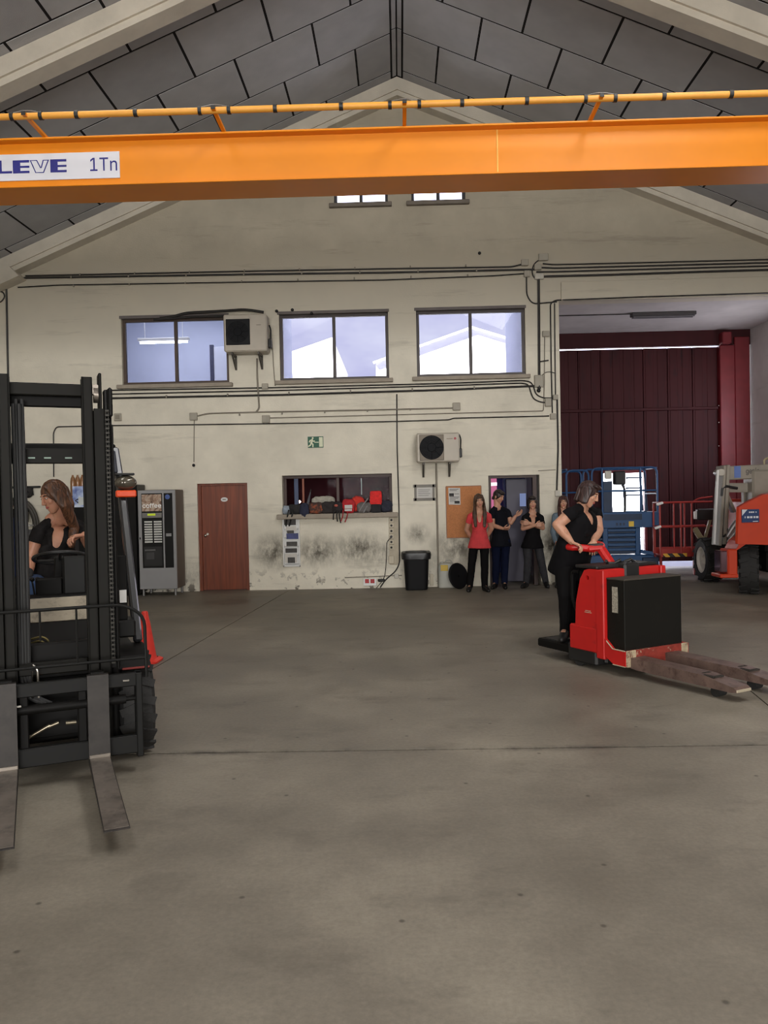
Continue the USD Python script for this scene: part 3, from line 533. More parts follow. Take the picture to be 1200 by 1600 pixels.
conduit('grey drain pipe below the lower air conditioner', [(681.5, 724), (683, 800), (685.5, 917)], .018, M_CGR)
conduit('grey drain pipe below the upper air conditioner', [(401.5, 560), (402, 590), (405, 638), (400, 644)], .016, M_CGR)
conduit('thin grey pipe low on the wall beside the red sockets', [(539, 902.5), (628, 899)], .008, M_CGR)
conduit('black cable beside the gate bay edge hanging to a socket', [(870.5, 620), (872, 700), (870, 766)], .016)
conduit('short grey pipe above the corridor doorway', [(841, 735.5), (868, 734)], .006, M_CGR)
conduit('dark vertical pipe in the wall corner', [(10, 452), (12, 560), (17, 760)], .018)
conduit('small hooked cable in the wall corner', [(-6, 456), (4, 455), (8, 463), (2, 472), (-6, 473)], .012, fr=.08)
conduit('short dark bracket pipe beside the large junction box', [(844, 565), (857, 563)], .012, off=.03); conduit('thin grey cable from the large box to the bay edge', [(846, 587), (855, 580), (868, 583)], .006, off=.02)
conduit('black plug cable hanging from the socket strip to the floor', [(611, 840, .05), (604.5, 846, .05), (603.5, 880, .04), (601, 904, .03), (588, 919, .05)], .006, off=.03, fr=.15)
conduit('thick black pipe lagging over the upper air conditioner', [(250, 497, .03), (270, 495, .03), (290, 489, .05), (350, 486, .10), (384, 483.5, .25), (412, 488, .2)], .026, off=.05, fr=.3)
conduit('second black pipe lagging above the brown framed window', [(240, 499.5, .03), (300, 495, .03), (352, 493.5, .05)], .02, off=.03)
conduit('thin grey cable looping beside the middle office window', [(423, 515, .05), (426, 545, .03), (427.5, 575, .02), (430, 603, .02)], .008, M_CGR, fr=.1)
def jbox(label, px, py, w, h, d=.05, mat=M_BOX, name='junction_box', lid=True):
    c = at(px, py, W); s = W/F; t = thing(name, label, 'electrical box', (c[0], W, c[2]-h*s/2), group='boxes on the back wall'); w2, h2 = w*s/2, h*s/2
    part(t, 'body', MB().box(c[0]-w2, c[0]+w2, W-d, W, c[2]-h2, c[2]+h2, .008), mat)
    if lid: part(t, 'lid', MB().box(c[0]-w2*.9, c[0]+w2*.9, W-d-.008, W-d, c[2]-h2*.9, c[2]+h2*.9, .003), mat)
    return t
for a in [('square box where the paired gable conduits end', 819.5, 411, 11, 10), ('highest and widest box of the gable cluster', 848.5, 402.5, 15, 11), ('grey box in the middle of the gable cluster', 840, 418, 11, 9), ('small box above the looping conduit of the gable cluster', 823, 428.5, 9, 10),
          ('light box heading the thick vertical conduit', 842, 432.5, 14, 9), ('lone square box high beside the thick vertical conduit', 852.5, 522, 11, 9), ('large rectangular box at the foot of the thick vertical conduit', 841.5, 596, 14, 19), ('grey box below the large rectangular box', 856, 629, 10, 13),
          ('small box at the bay edge just under the large box', 867.5, 621, 8, 8), ('small box where the long black cable ends', 863.5, 651, 9, 9), ('square box above the wooden door', 303, 651, 12, 12), ('rounded square box over the cluttered serving window', 416, 655, 12, 12),
          ('square box at the end of the grey conduit, above the lower air conditioner', 713, 635.5, 12, 12), ('small box below the upper air conditioner', 414.5, 604, 10, 9), ('white socket box at the bay edge by the doorway', 870.5, 771, 8, 9)]:
    jbox(a[0], *a[1:], mat=M_BOXL if 'white' in a[0] or 'light box' in a[0] else M_BOX)
t = jbox('small square wall vent beside the forklift mast', 184.5, 652, 12, 12, .03, M_BOX, 'wall_vent'); c = at(184.5, 652, W); part(t, 'grille', MB().box(c[0]-.04, c[0]+.04, W-.042, W-.03, c[2]-.04, c[2]+.04), M_CGR)
c = at(842, 608, W); solo('cable_gland', MB().cyl((c[0], W-.03, c[2]+.06), (c[0], W-.03, c[2]), .03).sph((c[0]-.01, W-.04, c[2]-.03), .035), M_BLK, 'black cable gland hanging under the large rectangular box', 'cable gland')
for (px, py, l) in ((749, 396, 'small dark hook high on the bare gable'), (432.5, 486.5, 'black wall bolt beside the upper air conditioner'), (457, 484.5, 'black wall bolt above the middle office window, first of two'), (487, 490, 'black bolt on the head of the middle office window'), (303, 727, 'dark cable end above the wooden door')):
    c = at(px, py, W); solo('wall_bolt', MB().sph(c+V(0, -.02, 0), .028, 2).cyl(c+V(0, -.02, 0), c+V(0, .02, 0), .012), M_BLK, l, 'bolt', 'bolts on the back wall')

# ================================================================== air conditioners
M_AC = paint('ac_casing', (190, 182, 168), .5, var=.05, dirt=(140, 130, 115), dirt_at=(.58, .8), dscale=3); M_ACG = paint('ac_grille', (22, 23, 27), .6, spec=.15); M_ACC = paint('ac_corner', (134, 124, 110), .6); M_STEEL = paint('bracket_steel', (92, 88, 82), .6, .3)
M_ACD = paint('ac_hole', (24, 25, 28), .8)
def ac(label, x0, x1, z0, z1, gx0, gx1, gz0, gz1, rad, depth, gap, rnd):
    t = thing('air_conditioner', label, 'air conditioner', ((x0+x1)/2, W-gap-depth/2, z0), group='air conditioner units on the back wall'); yf, yb = W-gap-depth, W-gap
    part(t, 'casing', MB().box(x0, x1, yf, yb, z0, z1, .022), M_AC)
    gc = V((gx0+gx1)/2, yf, (gz0+gz1)/2)
    part(t, 'fan_surround', MB().box(gx0, gx1, yf-.012, yf+.01, gz0, gz1, .008), M_ACC if rnd else M_ACD)
    fan = part(t, 'fan', MB().lathe(gc+V(0, -.013, 0), [(0, .0), (rad, 0), (rad, .004), (0, .004)], 36, (0, -1, 0)), M_ACD)
    g = MB()
    for k in range(1, 8):
        rr = rad*k/7.5; th = np.linspace(0, 2*np.pi, 36, endpoint=False); g.tube([gc+V(rr*math.cos(a), -.024, rr*math.sin(a)) for a in th], .005, 5, True)
    for k in range(8): a = k*math.pi/4; g.cyl(gc+V(.05*math.cos(a), -.026, .05*math.sin(a)), gc+V(rad*math.cos(a), -.026, rad*math.sin(a)), .005, n=5)
    part(t, 'grille', g, M_ACG, kind='stuff'); part(t, 'hub', MB().lathe(gc+V(0, -.02, 0), [(0, .012), (.07, .01), (.075, 0)], 20, (0, -1, 0)), M_ACG)
    for q in (.16, .78):
        x = x0+(x1-x0)*q; b = MB(); b.bar((x, W, z0-.02), (x, yf+.05, z0-.02), .035, .035).bar((x, W-.02, z0-.26), (x, W-.02, z0), .035, .03).bar((x, W-.03, z0-.24), (x, yf+.12, z0-.03), .03, .03, up=(1, 0, 0)); part(t, 'bracket', b, M_STEEL)
    b = MB(); b.box(x1, x1+.05, yb-.2, yb-.05, z0+.08, z0+.24, .01).tube(fillet([(x1+.03, yb-.12, z0+.24), (x1+.04, yb-.1, z0+.42), (x1+.01, yb-.1, z0+.5)], .05), .012); part(t, 'valve', b, M_BLK)
    return t, yf
yf = W-.33-.05
def axz(px, py, Y): a = at(px, py, Y); return a[0], a[2]
x0, z1 = axz(348.5, 491.5, W-.45); x1, z0 = axz(417.5, 548, W-.45)
gx0, gz1 = axz(352.5, 499, W-.45); gx1, gz0 = axz(391, 538.5, W-.45)
t, yf = ac('beige air conditioner unit overlapping the brown framed upper window', x0, x1, z0, z1, gx0, gx1, gz0, gz1, .195, .32, .13, False)
a = at(404, 507.5, yf-.003); part(t, 'badge', MB().box(a[0]-.04, a[0]+.04, yf-.004, yf, a[2]-.006, a[2]+.006), M_CGR)
x0, z1 = axz(650.5, 677, W-.42); x1, z0 = axz(718.5, 721, W-.42)
gx0, gz1 = axz(655, 679.5, W-.42); gx1, gz0 = axz(694, 719, W-.42)
t, yf = ac('beige air conditioner unit with a round fan, above the framed notice', x0, x1, z0, z1, gx0, gx1, gz0, gz1, .215, .30, .12, True)
a = at(711, 685, yf-.003); part(t, 'badge', MB().lathe((a[0], yf, a[2]), [(0, .004), (.022, .003), (.022, 0)], 20, (0, -1, 0)), paint('badge_red', (172, 70, 76), .5)); a = at(703, 685.3, yf); part(t, 'badge_text', MB().box(a[0]-.06, a[0]+.05, yf-.004, yf, a[2]-.01, a[2]+.008), paint('badge_grey', (150, 138, 122), .5))

# ================================================================== signs and boards
M_GREEN = paint('exit_green', (24, 92, 66), .5, var=.03); M_EXW = paint('exit_white', (222, 226, 196), .5, var=.03)
a, c = at(481, 682.5, W), at(505.5, 699.5, W); ex0, ex1, ez0, ez1 = a[0], c[0], c[2]+.003, a[2]
t = thing('exit_sign', 'green running man exit sign above the serving window', 'sign', ((ex0+ex1)/2, W, ez0)); part(t, 'plate', MB().box(ex0, ex1, W-.02, W, ez0, ez1, .002), M_GREEN)
w_, h_ = ex1-ex0, ez1-ez0; YS = W-.02
def E2(u, v): return (ex0+u*w_, ez0+v*h_)
part(t, 'door_mark', MB().prism([E2(.73, .06), E2(.97, .06), E2(.97, .94), E2(.73, .94)], (0, YS, 0), (1, 0, 0), (0, 0, 1), .002), M_EXW, smooth=False)
part(t, 'arrow', MB().prism([E2(.42, .44), E2(.70, .44), E2(.70, .52), E2(.42, .52)], (0, YS, 0), (1, 0, 0), (0, 0, 1), .002), M_EXW, smooth=False)
from shapely.geometry import Point
man = [LineString([E2(.28, .70), E2(.22, .42)]).buffer(h_*.09), LineString([E2(.22, .42), E2(.33, .30), E2(.32, .10)]).buffer(h_*.06), LineString([E2(.22, .42), E2(.16, .22), E2(.05, .14)]).buffer(h_*.06), LineString([E2(.28, .70), E2(.36, .56), E2(.43, .60)]).buffer(h_*.05), LineString([E2(.27, .70), E2(.15, .66), E2(.10, .52)]).buffer(h_*.05), Point(E2(.32, .86)).buffer(h_*.085)]
part(t, 'running_man', MB().prism(unary_union(man), (0, YS, 0), (1, 0, 0), (0, 0, 1), .002), M_EXW, smooth=False)
M_CORK = paint('cork', (192, 128, 82), .9, var=.12, scale=40, bump=.3); M_PAPER = paint('paper', (205, 203, 198), .8, var=.03); M_INK = paint('ink_grey', (120, 118, 116), .8); M_INKD = paint('ink_dark', (58, 56, 56), .8); M_FRAMEG = paint('notice_frame', (126, 122, 114), .6)
a, c = at(697, 760.5, W), at(752.5, 839, W)
t = thing('cork_board', 'brown cork notice board behind the woman in red', 'notice board', ((a[0]+c[0])/2, W, c[2])); part(t, 'board', MB().box(a[0], c[0], W-.02, W, c[2], a[2], .003), M_CORK)
part(t, 'rim', MB().box(a[0]-.006, c[0]+.006, W-.026, W, a[2], a[2]+.012).box(a[0]-.006, c[0]+.006, W-.026, W, c[2]-.012, c[2]).box(a[0]-.012, a[0], W-.026, W, c[2], a[2]).box(c[0], c[0]+.012, W-.026, W, c[2], a[2]), wood('cork_rim', (130, 84, 50), (150, 100, 62)))
def sheet_of_paper(label, x0, y0, x1, y1, dy, rows, blocks=(), skew=0.0, name='paper_notice'):
    a, c = at(x0, y0, W-dy), at(x1, y1, W-dy); Y = W-dy; t = thing(name, label, 'paper', ((a[0]+c[0])/2, Y, c[2])); part(t, 'sheet', MB().prism([(a[0], c[2]), (c[0], c[2]-skew), (c[0], a[2]-skew), (a[0], a[2])], (0, Y, 0), (1, 0, 0), (0, 0, 1), .002), M_PAPER, smooth=False)
    hh, ww = a[2]-c[2], c[0]-a[0]
    b = MB()
    for (u0, u1, v) in rows: b.box(a[0]+u0*ww, a[0]+u1*ww, Y-.0035, Y-.002, c[2]+v*hh-.005, c[2]+v*hh+.005)
    if rows: part(t, 'print', b, M_INK, kind='stuff')
    for (u0, u1, v0, v1) in blocks: part(t, 'picture', MB().box(a[0]+u0*ww, a[0]+u1*ww, Y-.0035, Y-.002, c[2]+v0*hh, c[2]+v1*hh), M_INKD)
sheet_of_paper('white printed sheet pinned to the cork board', 700.5, 762, 719.5, 788, .024, [(.1, .85, .9), (.1, .7, .82), (.5, .9, .62), (.1, .9, .44), (.1, .8, .36), (.1, .6, .28), (.1, .6, .2)], [(.07, .45, .48, .66), (.5, .92, .05, .2)], .01)
a, c = at(645.5, 757.5, W), at(681, 782, W)
t = thing('framed_notice', 'white notice in a grey frame under the lower air conditioner', 'notice', ((a[0]+c[0])/2, W, c[2])); x0, x1, z0, z1 = a[0], c[0], c[2], a[2]
part(t, 'frame', MB().box(x0, x1, W-.02, W, z1-.05, z1, .003).box(x0, x1, W-.02, W, z0, z0+.05, .003).box(x0+.02, x0+.06, W-.02, W, z0, z1, .003).box(x1-.06, x1-.02, W-.02, W, z0, z1, .003), M_FRAMEG)
part(t, 'sheet', MB().box(x0+.05, x1-.05, W-.012, W, z0+.04, z1-.04), M_PAPER); b = MB()
for k in range(4): b.box(x0+.09, x1-.10-.03*(k % 2), W-.0135, W-.012, z1-.10-.035*k, z1-.092-.035*k)
part(t, 'print', b, M_INK, kind='stuff')
# leaflet rack
a, c = at(441.5, 812, W), at(470, 885, W); x0, x1, z0, z1 = a[0], c[0], c[2], a[2]
t = thing('leaflet_rack', 'white wall rack of leaflets below the serving window', 'rack', ((x0+x1)/2, W, z0)); part(t, 'back_board', MB().box(x0, x1, W-.02, W, z0, z1, .003), M_WHITE)
part(t, 'edge_rail', MB().box(x0, x0+.025, W-.05, W-.02, z0, z1, .004).box(x1-.025, x1, W-.05, W-.02, z0, z1, .004).box(x0, x1, W-.05, W-.02, z0, z0+.025, .004), M_WHITE)
for k in range(5): zz = z0+.05+k*.16; part(t, 'pocket', MB().box(x0+.03, x1-.03, W-.06, W-.055, zz, zz+.07).box(x0+.03, x1-.03, W-.06, W-.02, zz, zz+.006), M_WHITE)
M_LEAF = [paint('leaflet_black', (52, 46, 42), .5, var=.5, scale=22), paint('leaflet_white', (206, 202, 194), .6, var=.1), paint('leaflet_blue', (58, 66, 120), .5, var=.3, scale=18), paint('leaflet_dark', (60, 56, 52), .5, var=.4, scale=25)]
for (x_0, y_0, x_1, y_1, m, l) in ((444, 810, 462, 820, 0, 'black printed leaflet under the hanging bag straps'), (447, 822, 463, 830, 1, 'white leaflet above the blue one in the rack'), (448.5, 829, 459, 833, 3, 'small dark photo leaflet just above the blue one'), (447.5, 833.5, 466, 842, 2, 'blue leaflet sticking out of the wall rack'),
    (447.5, 846.5, 464.5, 853, 3, 'dark leaflet under the blue one in the rack'), (446, 857, 464, 863.5, 0, 'second dark leaflet from the bottom of the rack'), (445, 865, 464, 879, 1, 'large white leaflet at the bottom of the rack'), (449.5, 871, 461, 879.5, 3, 'dark square picture on the lowest leaflet')):
    a, c = at(x_0, y_0, W-.07), at(x_1, y_1, W-.07); dd = .004 if 'picture' in l or 'small' in l else 0
    solo('leaflet', MB().box(a[0], c[0], W-.069-dd*1.6, W-.063-dd, c[2], a[2], .001), M_LEAF[m], l, 'leaflet', 'leaflets in the wall rack')
# sockets
a, c = at(607.5, 808, W), at(623.5, 882, W); x0, x1, z0, z1 = a[0], c[0], c[2], a[2]; M_SOCK = paint('socket_cream', (190, 180, 158), .5); M_SOCKB = paint('socket_board', (182, 172, 152), .7)
t = thing('socket_strip', 'cream board with a column of power sockets beside the dark vertical cable', 'power sockets', ((x0+x1)/2, W, z0)); part(t, 'board', MB().box(x0, x1, W-.018, W, z0, z1, .003), M_SOCKB)
for k in range(6):
    p = at(611.5, 812.5+8.6*k, W-.03); part(t, 'socket', MB().box(p[0]-.045, p[0]+.045, W-.032, W-.018, p[2]-.042, p[2]+.042, .005), M_SOCK); part(t, 'socket_hole', MB().cyl((p[0], W-.034, p[2]), (p[0], W-.03, p[2]), .02), M_INKD)
p = at(611.5, 874.5, W-.03); part(t, 'switch', MB().box(p[0]-.05, p[0]+.05, W-.05, W-.018, p[2]-.07, p[2]+.07, .006), M_SOCK); p = at(611, 839, W-.05); part(t, 'plug', MB().cyl((p[0], W-.09, p[2]), (p[0], W-.032, p[2]), .022), M_BLK)
a, c = at(568, 903.5, W), at(588.5, 914.5, W); x0, x1, z0, z1 = a[0], c[0], c[2], a[2]; M_REDS = paint('socket_red', (176, 40, 44), .5)
t = thing('red_socket_box', 'white double box with two red sockets low on the wall', 'power sockets', ((x0+x1)/2, W, z0)); part(t, 'box', MB().box(x0, x1, W-.05, W, z0, z1, .005), M_WHITE)
for px in (573.5, 582): p = at(px, 908, W-.05); part(t, 'red_socket', MB().box(p[0]-.037, p[0]+.037, W-.06, W-.05, p[2]-.037, p[2]+.037, .004), M_REDS)
p = at(596, 906.8, W-.04); solo('cable_plug', MB().cyl((p[0]-.04, W-.04, p[2]), (p[0]+.04, W-.04, p[2]), .025).sph((p[0]-.04, W-.04, p[2]), .028).sph((p[0]+.045, W-.04, p[2]), .026), M_BLK, 'black cable plug beside the red sockets', 'plug')
p = at(619.5, 900, W-.02); solo('cable_clip_box', MB().box(p[0]-.04, p[0]+.04, W-.04, W, p[2]-.04, p[2]+.04, .006), M_BOXL, 'small pale box at the end of the low grey pipe', 'electrical box')
a, c = at(671.5, 897, W), at(677.5, 915, W); solo('wall_socket_plate', MB().box(a[0], c[0], W-.03, W, c[2], a[2], .005), M_SOCK, 'narrow cream plate low on the wall beside the black bin', 'power sockets')
# bay ceiling lamp
a, c = at(986, 489.5, 15.5), at(1086, 485, 15.5); zc = 5.17; s = (zc-EYE)/(a[2]-EYE); a, c = V(0, 0, EYE)+(a-V(0, 0, EYE))*s, V(0, 0, EYE)+(c-V(0, 0, EYE))*s
t = thing('ceiling_lamp', 'unlit twin-tube lamp on the flat ceiling of the gate bay', 'lamp', ((a[0]+c[0])/2, a[1], 5.05)); part(t, 'housing', MB().box(a[0], c[0], a[1]-.09, a[1]+.09, 5.10, 5.17, .01), paint('lamp_grey', (70, 67, 68), .6))
for q in (-.05, .05): part(t, 'tube', MB().cyl((a[0]+.03, a[1]+q, 5.085), (c[0]-.03, a[1]+q, 5.085), .017), paint('tube_off', (104, 102, 106), .5))
solo('lamp_cable', MB().tube([(2.96, a[1], 5.155), (a[0], a[1], 5.155)], .01), M_CBL, 'black cable along the bay ceiling to the unlit lamp', 'cable')
# ================================================================== things along the wall
M_VGREY = paint('vending_grey', (150, 150, 151), .45, var=.04); M_VSIDE = paint('vending_side', (104, 92, 82), .6, var=.05); M_VBLK = paint('vending_black', (22, 22, 22), .35, spec=.2); M_BTN = paint('button_white', (205, 206, 200), .4)
vy, vb = 14.06, 14.60
a, c = at(214.5, 766, vy), at(277, 920, vy); x0, x1, z1, z0 = a[0], c[0]-.0, a[2], c[2]
x0 = (at(214.5, 766, vy)[0]+at(218.5, 919, vy)[0])/2; x1 = (at(273.5, 765.5, vy)[0]+at(277, 919, vy)[0])/2
t = thing('vending_machine', 'grey coffee vending machine beside the wooden door', 'vending machine', ((x0+x1)/2, (vy+vb)/2, 0))
part(t, 'body', MB().box(x0, x1, vy+.03, vb, z0, z1, .01), M_VSIDE); part(t, 'door', MB().box(x0, x1, vy, vy+.032, z0, z1-.005, .008), M_VGREY)
for x in (x0+.05, x1-.05):
    for y in (vy+.06, vb-.06): part(t, 'leg', MB().cyl((x, y, 0), (x, y, z0+.005), .022), M_GALV)
Wv, Hv = x1-x0, z1-z0
def vx(u): return x0+u*Wv
def vz(v): return z1-v*Hv
# u, v are fractions of the door as measured in the photograph
def vbox(name, u0, u1, v0, v1, d0, d1, m, ch=.003, label=None): return part(t, name, MB().box(vx(u0), vx(u1), vy-d1, vy-d0, vz(v1), vz(v0), ch), m, label=label)
vbox('service_panel', .10, .655, .035, .785, -.002, .006, M_VBLK); vbox('coin_column', .70, .925, .035, .785, -.002, .008, M_VBLK)
M_POST = mat_raw('coffee_poster', {'g': ('geometry', {}), 'n': ('noise_texture', {'scale': 9, 'detail': 4, 'distortion': 1.0}), 'r': ('rgb_ramp', {'ramp': [(.3, lin(70, 52, 44)), (.45, lin(150, 122, 102)), (.56, lin(176, 158, 140)), (.68, lin(104, 78, 62))]}), 'p': ('principled_bsdf', {'roughness': .3, 'emission_strength': .12})}, [('g.position', 'n.vector'), ('n.fac', 'r.fac'), ('r.color', 'p.base_color'), ('r.color', 'p.emission_color')], surface='p.BSDF')
poster = vbox('poster', .115, .635, .045, .215, .006, .009, M_POST)
part(t, 'poster_text', text_on('coffee', .075, (vx(.13), vy-.009, vz(.178)), (1, 0, 0), (0, 0, 1), .002, True, width=Wv*.50), paint('poster_letter', (246, 245, 240), .4), smooth=False)
vbox('display_panel', .115, .635, .23, .28, .006, .01, paint('display_grey', (122, 120, 116), .4)); vbox('display', .26, .47, .238, .258, .01, .012, glow('display_green', (190, 205, 60), .75))
vbox('button_panel', .13, .635, .30, .545, .006, .008, M_VBLK)
for cidx in range(2):
    for r_ in range(9): vbox('button', .17+.25*cidx, .38+.25*cidx, .312+.0252*r_, .329+.0252*r_, .008, .014, M_BTN, .001)
vbox('cup_recess', .14, .62, .57, .765, .006, .008, paint('recess_black', (20, 20, 20), .5)); vbox('cup_ledge', .17, .46, .595, .615, .008, .03, paint('ledge_grey', (90, 90, 90), .4)); vbox('cup_door', .20, .42, .625, .70, .008, .016, paint('cup_door', (70, 70, 72), .2))
part(t, 'badge', MB().lathe((vx(.80), vy-.008, vz(.073)), [(0, .004), (.043, .003), (.043, 0)], 24, (0, -1, 0)), paint('badge_blue', (72, 96, 160), .4)); vbox('coin_slot', .74, .88, .44, .47, .008, .011, M_VGREY); vbox('lock', .03, .06, .475, .495, 0, .01, M_BLK)
# dark cabinet and drinks machine left of it
def cabinet(name, cat, label, x0, x1, z1, y0, y1, m, parts=()):
    t = thing(name, label, cat, ((x0+x1)/2, (y0+y1)/2, 0)); part(t, 'body', MB().box(x0, x1, y0+.03, y1, .04, z1, .01), m); part(t, 'door', MB().box(x0+.01, x1-.01, y0, y0+.03, .06, z1-.02, .006), M_VBLK); part(t, 'plinth', MB().box(x0+.03, x1-.03, y0+.06, y1-.03, 0, .045), m); return t
xk = at(213, 800, 14.1)[0]
cabinet('snack_machine', 'vending machine', 'tall black vending cabinet between the forklift and the grey coffee machine', xk-.78, xk, 1.985, 14.12, 14.62, M_VBLK)
t = cabinet('drinks_machine', 'vending machine', 'dark drinks machine with a pale blue picture panel behind the driver', xk-1.56, xk-.80, 1.80, 14.1, 14.62, M_VBLK)
a, c = at(113, 760, 14.09), at(150, 792, 14.09); part(t, 'picture_panel', MB().box(a[0], xk-.82, 14.085, 14.1, c[2], a[2]), mat_raw('blue_panel', {'g': ('geometry', {}), 'n': ('noise_texture', {'scale': 7, 'detail': 3}), 'r': ('rgb_ramp', {'ramp': [(.35, lin(86, 98, 150)), (.55, lin(150, 165, 200)), (.66, lin(190, 200, 215))]}), 'p': ('principled_bsdf', {'roughness': .3, 'emission_strength': .15})}, [('g.position', 'n.vector'), ('n.fac', 'r.fac'), ('r.color', 'p.base_color'), ('r.color', 'p.emission_color')], surface='p.BSDF'))
a, c = at(122, 777, 14.08), at(131, 789, 14.08); part(t, 'cup_picture', MB().box(a[0], c[0], 14.08, 14.086, c[2], a[2], .003), paint('cup_white', (200, 206, 206), .4)); part(t, 'cup_handle', MB().tube([V(a[0]-.0, 14.08, a[2]-.03), V(a[0]-.05, 14.08, a[2]-.06), V(a[0], 14.08, c[2]+.04)], .01), M_BLK)
M_AMB = mat_raw('amber_plastic', {'p': ('principled_bsdf', {'base_color': lin(168, 122, 84), 'roughness': .15, 'transmission_weight': .35})}, [], surface='p.BSDF')
for k, (px, l) in enumerate(((114, 'amber bottle on the drinks machine, nearest the driver'), (121.5, 'amber bottle on the drinks machine, in the middle'), (129, 'amber bottle on the drinks machine, half behind the mast'))):
    p = at(px, 757, 14.3); b = MB().lathe((p[0], 14.3, 1.80), [(0, 0), (.042, .003), (.045, .05), (.045, .26), (.036, .32), (.018, .36), (.017, .38), (0, .382)], 20)
    solo('bottle', b, M_AMB, l, 'bottle', 'bottles on the drinks machine')
# bin, jug, lid, cone
M_BIN = paint('bin_black', (14, 14, 16), .6, spec=.2, var=.1); pb = V(at(651, 918, 14.36)[0], 14.36, 0)
t = thing('rubbish_bin', 'black plastic rubbish bin with bag folded over its rim', 'bin', pb); H_ = at(651, 862, 14.36)[2]
def sq_loft(prof, c, n=40, p=5):
    th = np.linspace(0, 2*np.pi, n, endpoint=False); ct, st_ = np.cos(th), np.sin(th); e = 2/p
    xy = np.stack([np.sign(ct)*np.abs(ct)**e, np.sign(st_)*np.abs(st_)**e], 1); v = np.vstack([np.hstack([xy*[rx, ry], np.full((n, 1), z)]) for rx, ry, z in prof])+c; f = []
    for i in range(len(prof)-1):
        for q in range(n): q2 = (q+1) % n; f += [[i*n+q, i*n+q2, (i+1)*n+q2], [i*n+q, (i+1)*n+q2, (i+1)*n+q]]
    return trimesh.Trimesh(v, f, process=False)
part(t, 'body', sq_loft([(.001, .001, .005), (.19, .19, .005), (.20, .20, .03), (.225, .225, H_-.12), (.23, .23, H_-.04), (.215, .215, H_-.04), (.18, .18, .05), (.001, .001, .05)], pb), M_BIN)
rim = sq_loft([(.238, .238, H_-.13), (.262, .262, H_-.12), (.268, .268, H_-.05), (.262, .262, H_-.01), (.24, .24, H_+.005), (.20, .20, H_-.01), (.19, .19, H_-.15)], pb, 60); nz = meshkit.fbm(rim.vertices*14, 3, 4)-.5; rim.vertices += rim.vertex_normals*nz[:, None]*.02
part(t, 'bin_bag', rim, paint('bag_black', (18, 18, 20), .4))
M_JUG = paint('jug_white', (176, 176, 166), .45, var=.06); pj = V(at(698, 917, 14.55)[0], 14.55, 0); zt = at(698, 879, 14.55)[2]
t = thing('plastic_jug', 'translucent white plastic container with a yellow label beside the black disc', 'container', pj); part(t, 'body', sq_loft([(.001, .001, .003), (.145, .10, .003), (.155, .11, .02), (.155, .11, zt-.07), (.13, .09, zt-.02), (.06, .05, zt), (.001, .001, zt)], pj, p=4), M_JUG)
part(t, 'cap', MB().cyl(pj+V(-.08, 0, zt-.03), pj+V(-.08, 0, zt+.015), .028), M_JUG); part(t, 'handle', MB().tube(fillet([pj+V(-.02, 0, zt-.01), pj+V(0, 0, zt+.05), pj+V(.08, 0, zt+.05), pj+V(.11, 0, zt-.03)], .03), .012), M_JUG)
a, c = at(688.5, 883, 14.44), at(700, 892, 14.44); part(t, 'label', MB().box(a[0], c[0], 14.435, 14.45, c[2], a[2], .003), paint('label_yellow', (206, 172, 60), .5))
dc = at(716, 897.5, 14.29); R_ = trimesh.transformations.euler_matrix(math.radians(-12), math.radians(-14), math.radians(42))[:3, :3]
b = MB(); b.lathe((0, 0, 0), [(0, .03), (.20, .028), (.225, .012), (.235, .0), (.225, -.012), (.2, -.012), (0, -.012)], 40, (0, -1, 0)); m_ = b.mesh(); m_.vertices = m_.vertices @ R_.T; m_.vertices[:, 0] += dc[0]; m_.vertices[:, 1] += 14.29; m_.vertices[:, 2] += -m_.vertices[:, 2].min()+.002
t = thing('bin_lid', 'black round lid leaning on the white plastic container', 'lid', (dc[0], 14.29, 0)); part(t, 'disc', m_, M_BIN); n_ = R_ @ V(0, -1, 0); cc = m_.vertices.mean(0); part(t, 'knob', MB().cyl(cc, cc+n_*.045, .03), M_BIN)
M_CONE = paint('cone_orange', (236, 62, 48), .5, var=.06, dirt=(120, 50, 40), dirt_at=(.62, .8), dscale=14)
pc = ground(228, 1034); zc_ = at(226, 955, pc[1])[2]
t = thing('traffic_cone', 'orange traffic cone standing behind the forklift', 'traffic cone', (pc[0], pc[1], 0)); part(t, 'base', sq_loft([(.001, .001, .002), (.15, .15, .002), (.152, .152, .02), (.13, .13, .035), (.11, .11, .04)], V(pc[0], pc[1], 0), p=6), M_CONE)
part(t, 'cone', MB().lathe((pc[0], pc[1], 0), [(.118, .035), (.108, .06), (.05, zc_-.1), (.046, zc_-.09), (.033, zc_-.01), (.026, zc_), (0, zc_)], 28), M_CONE)

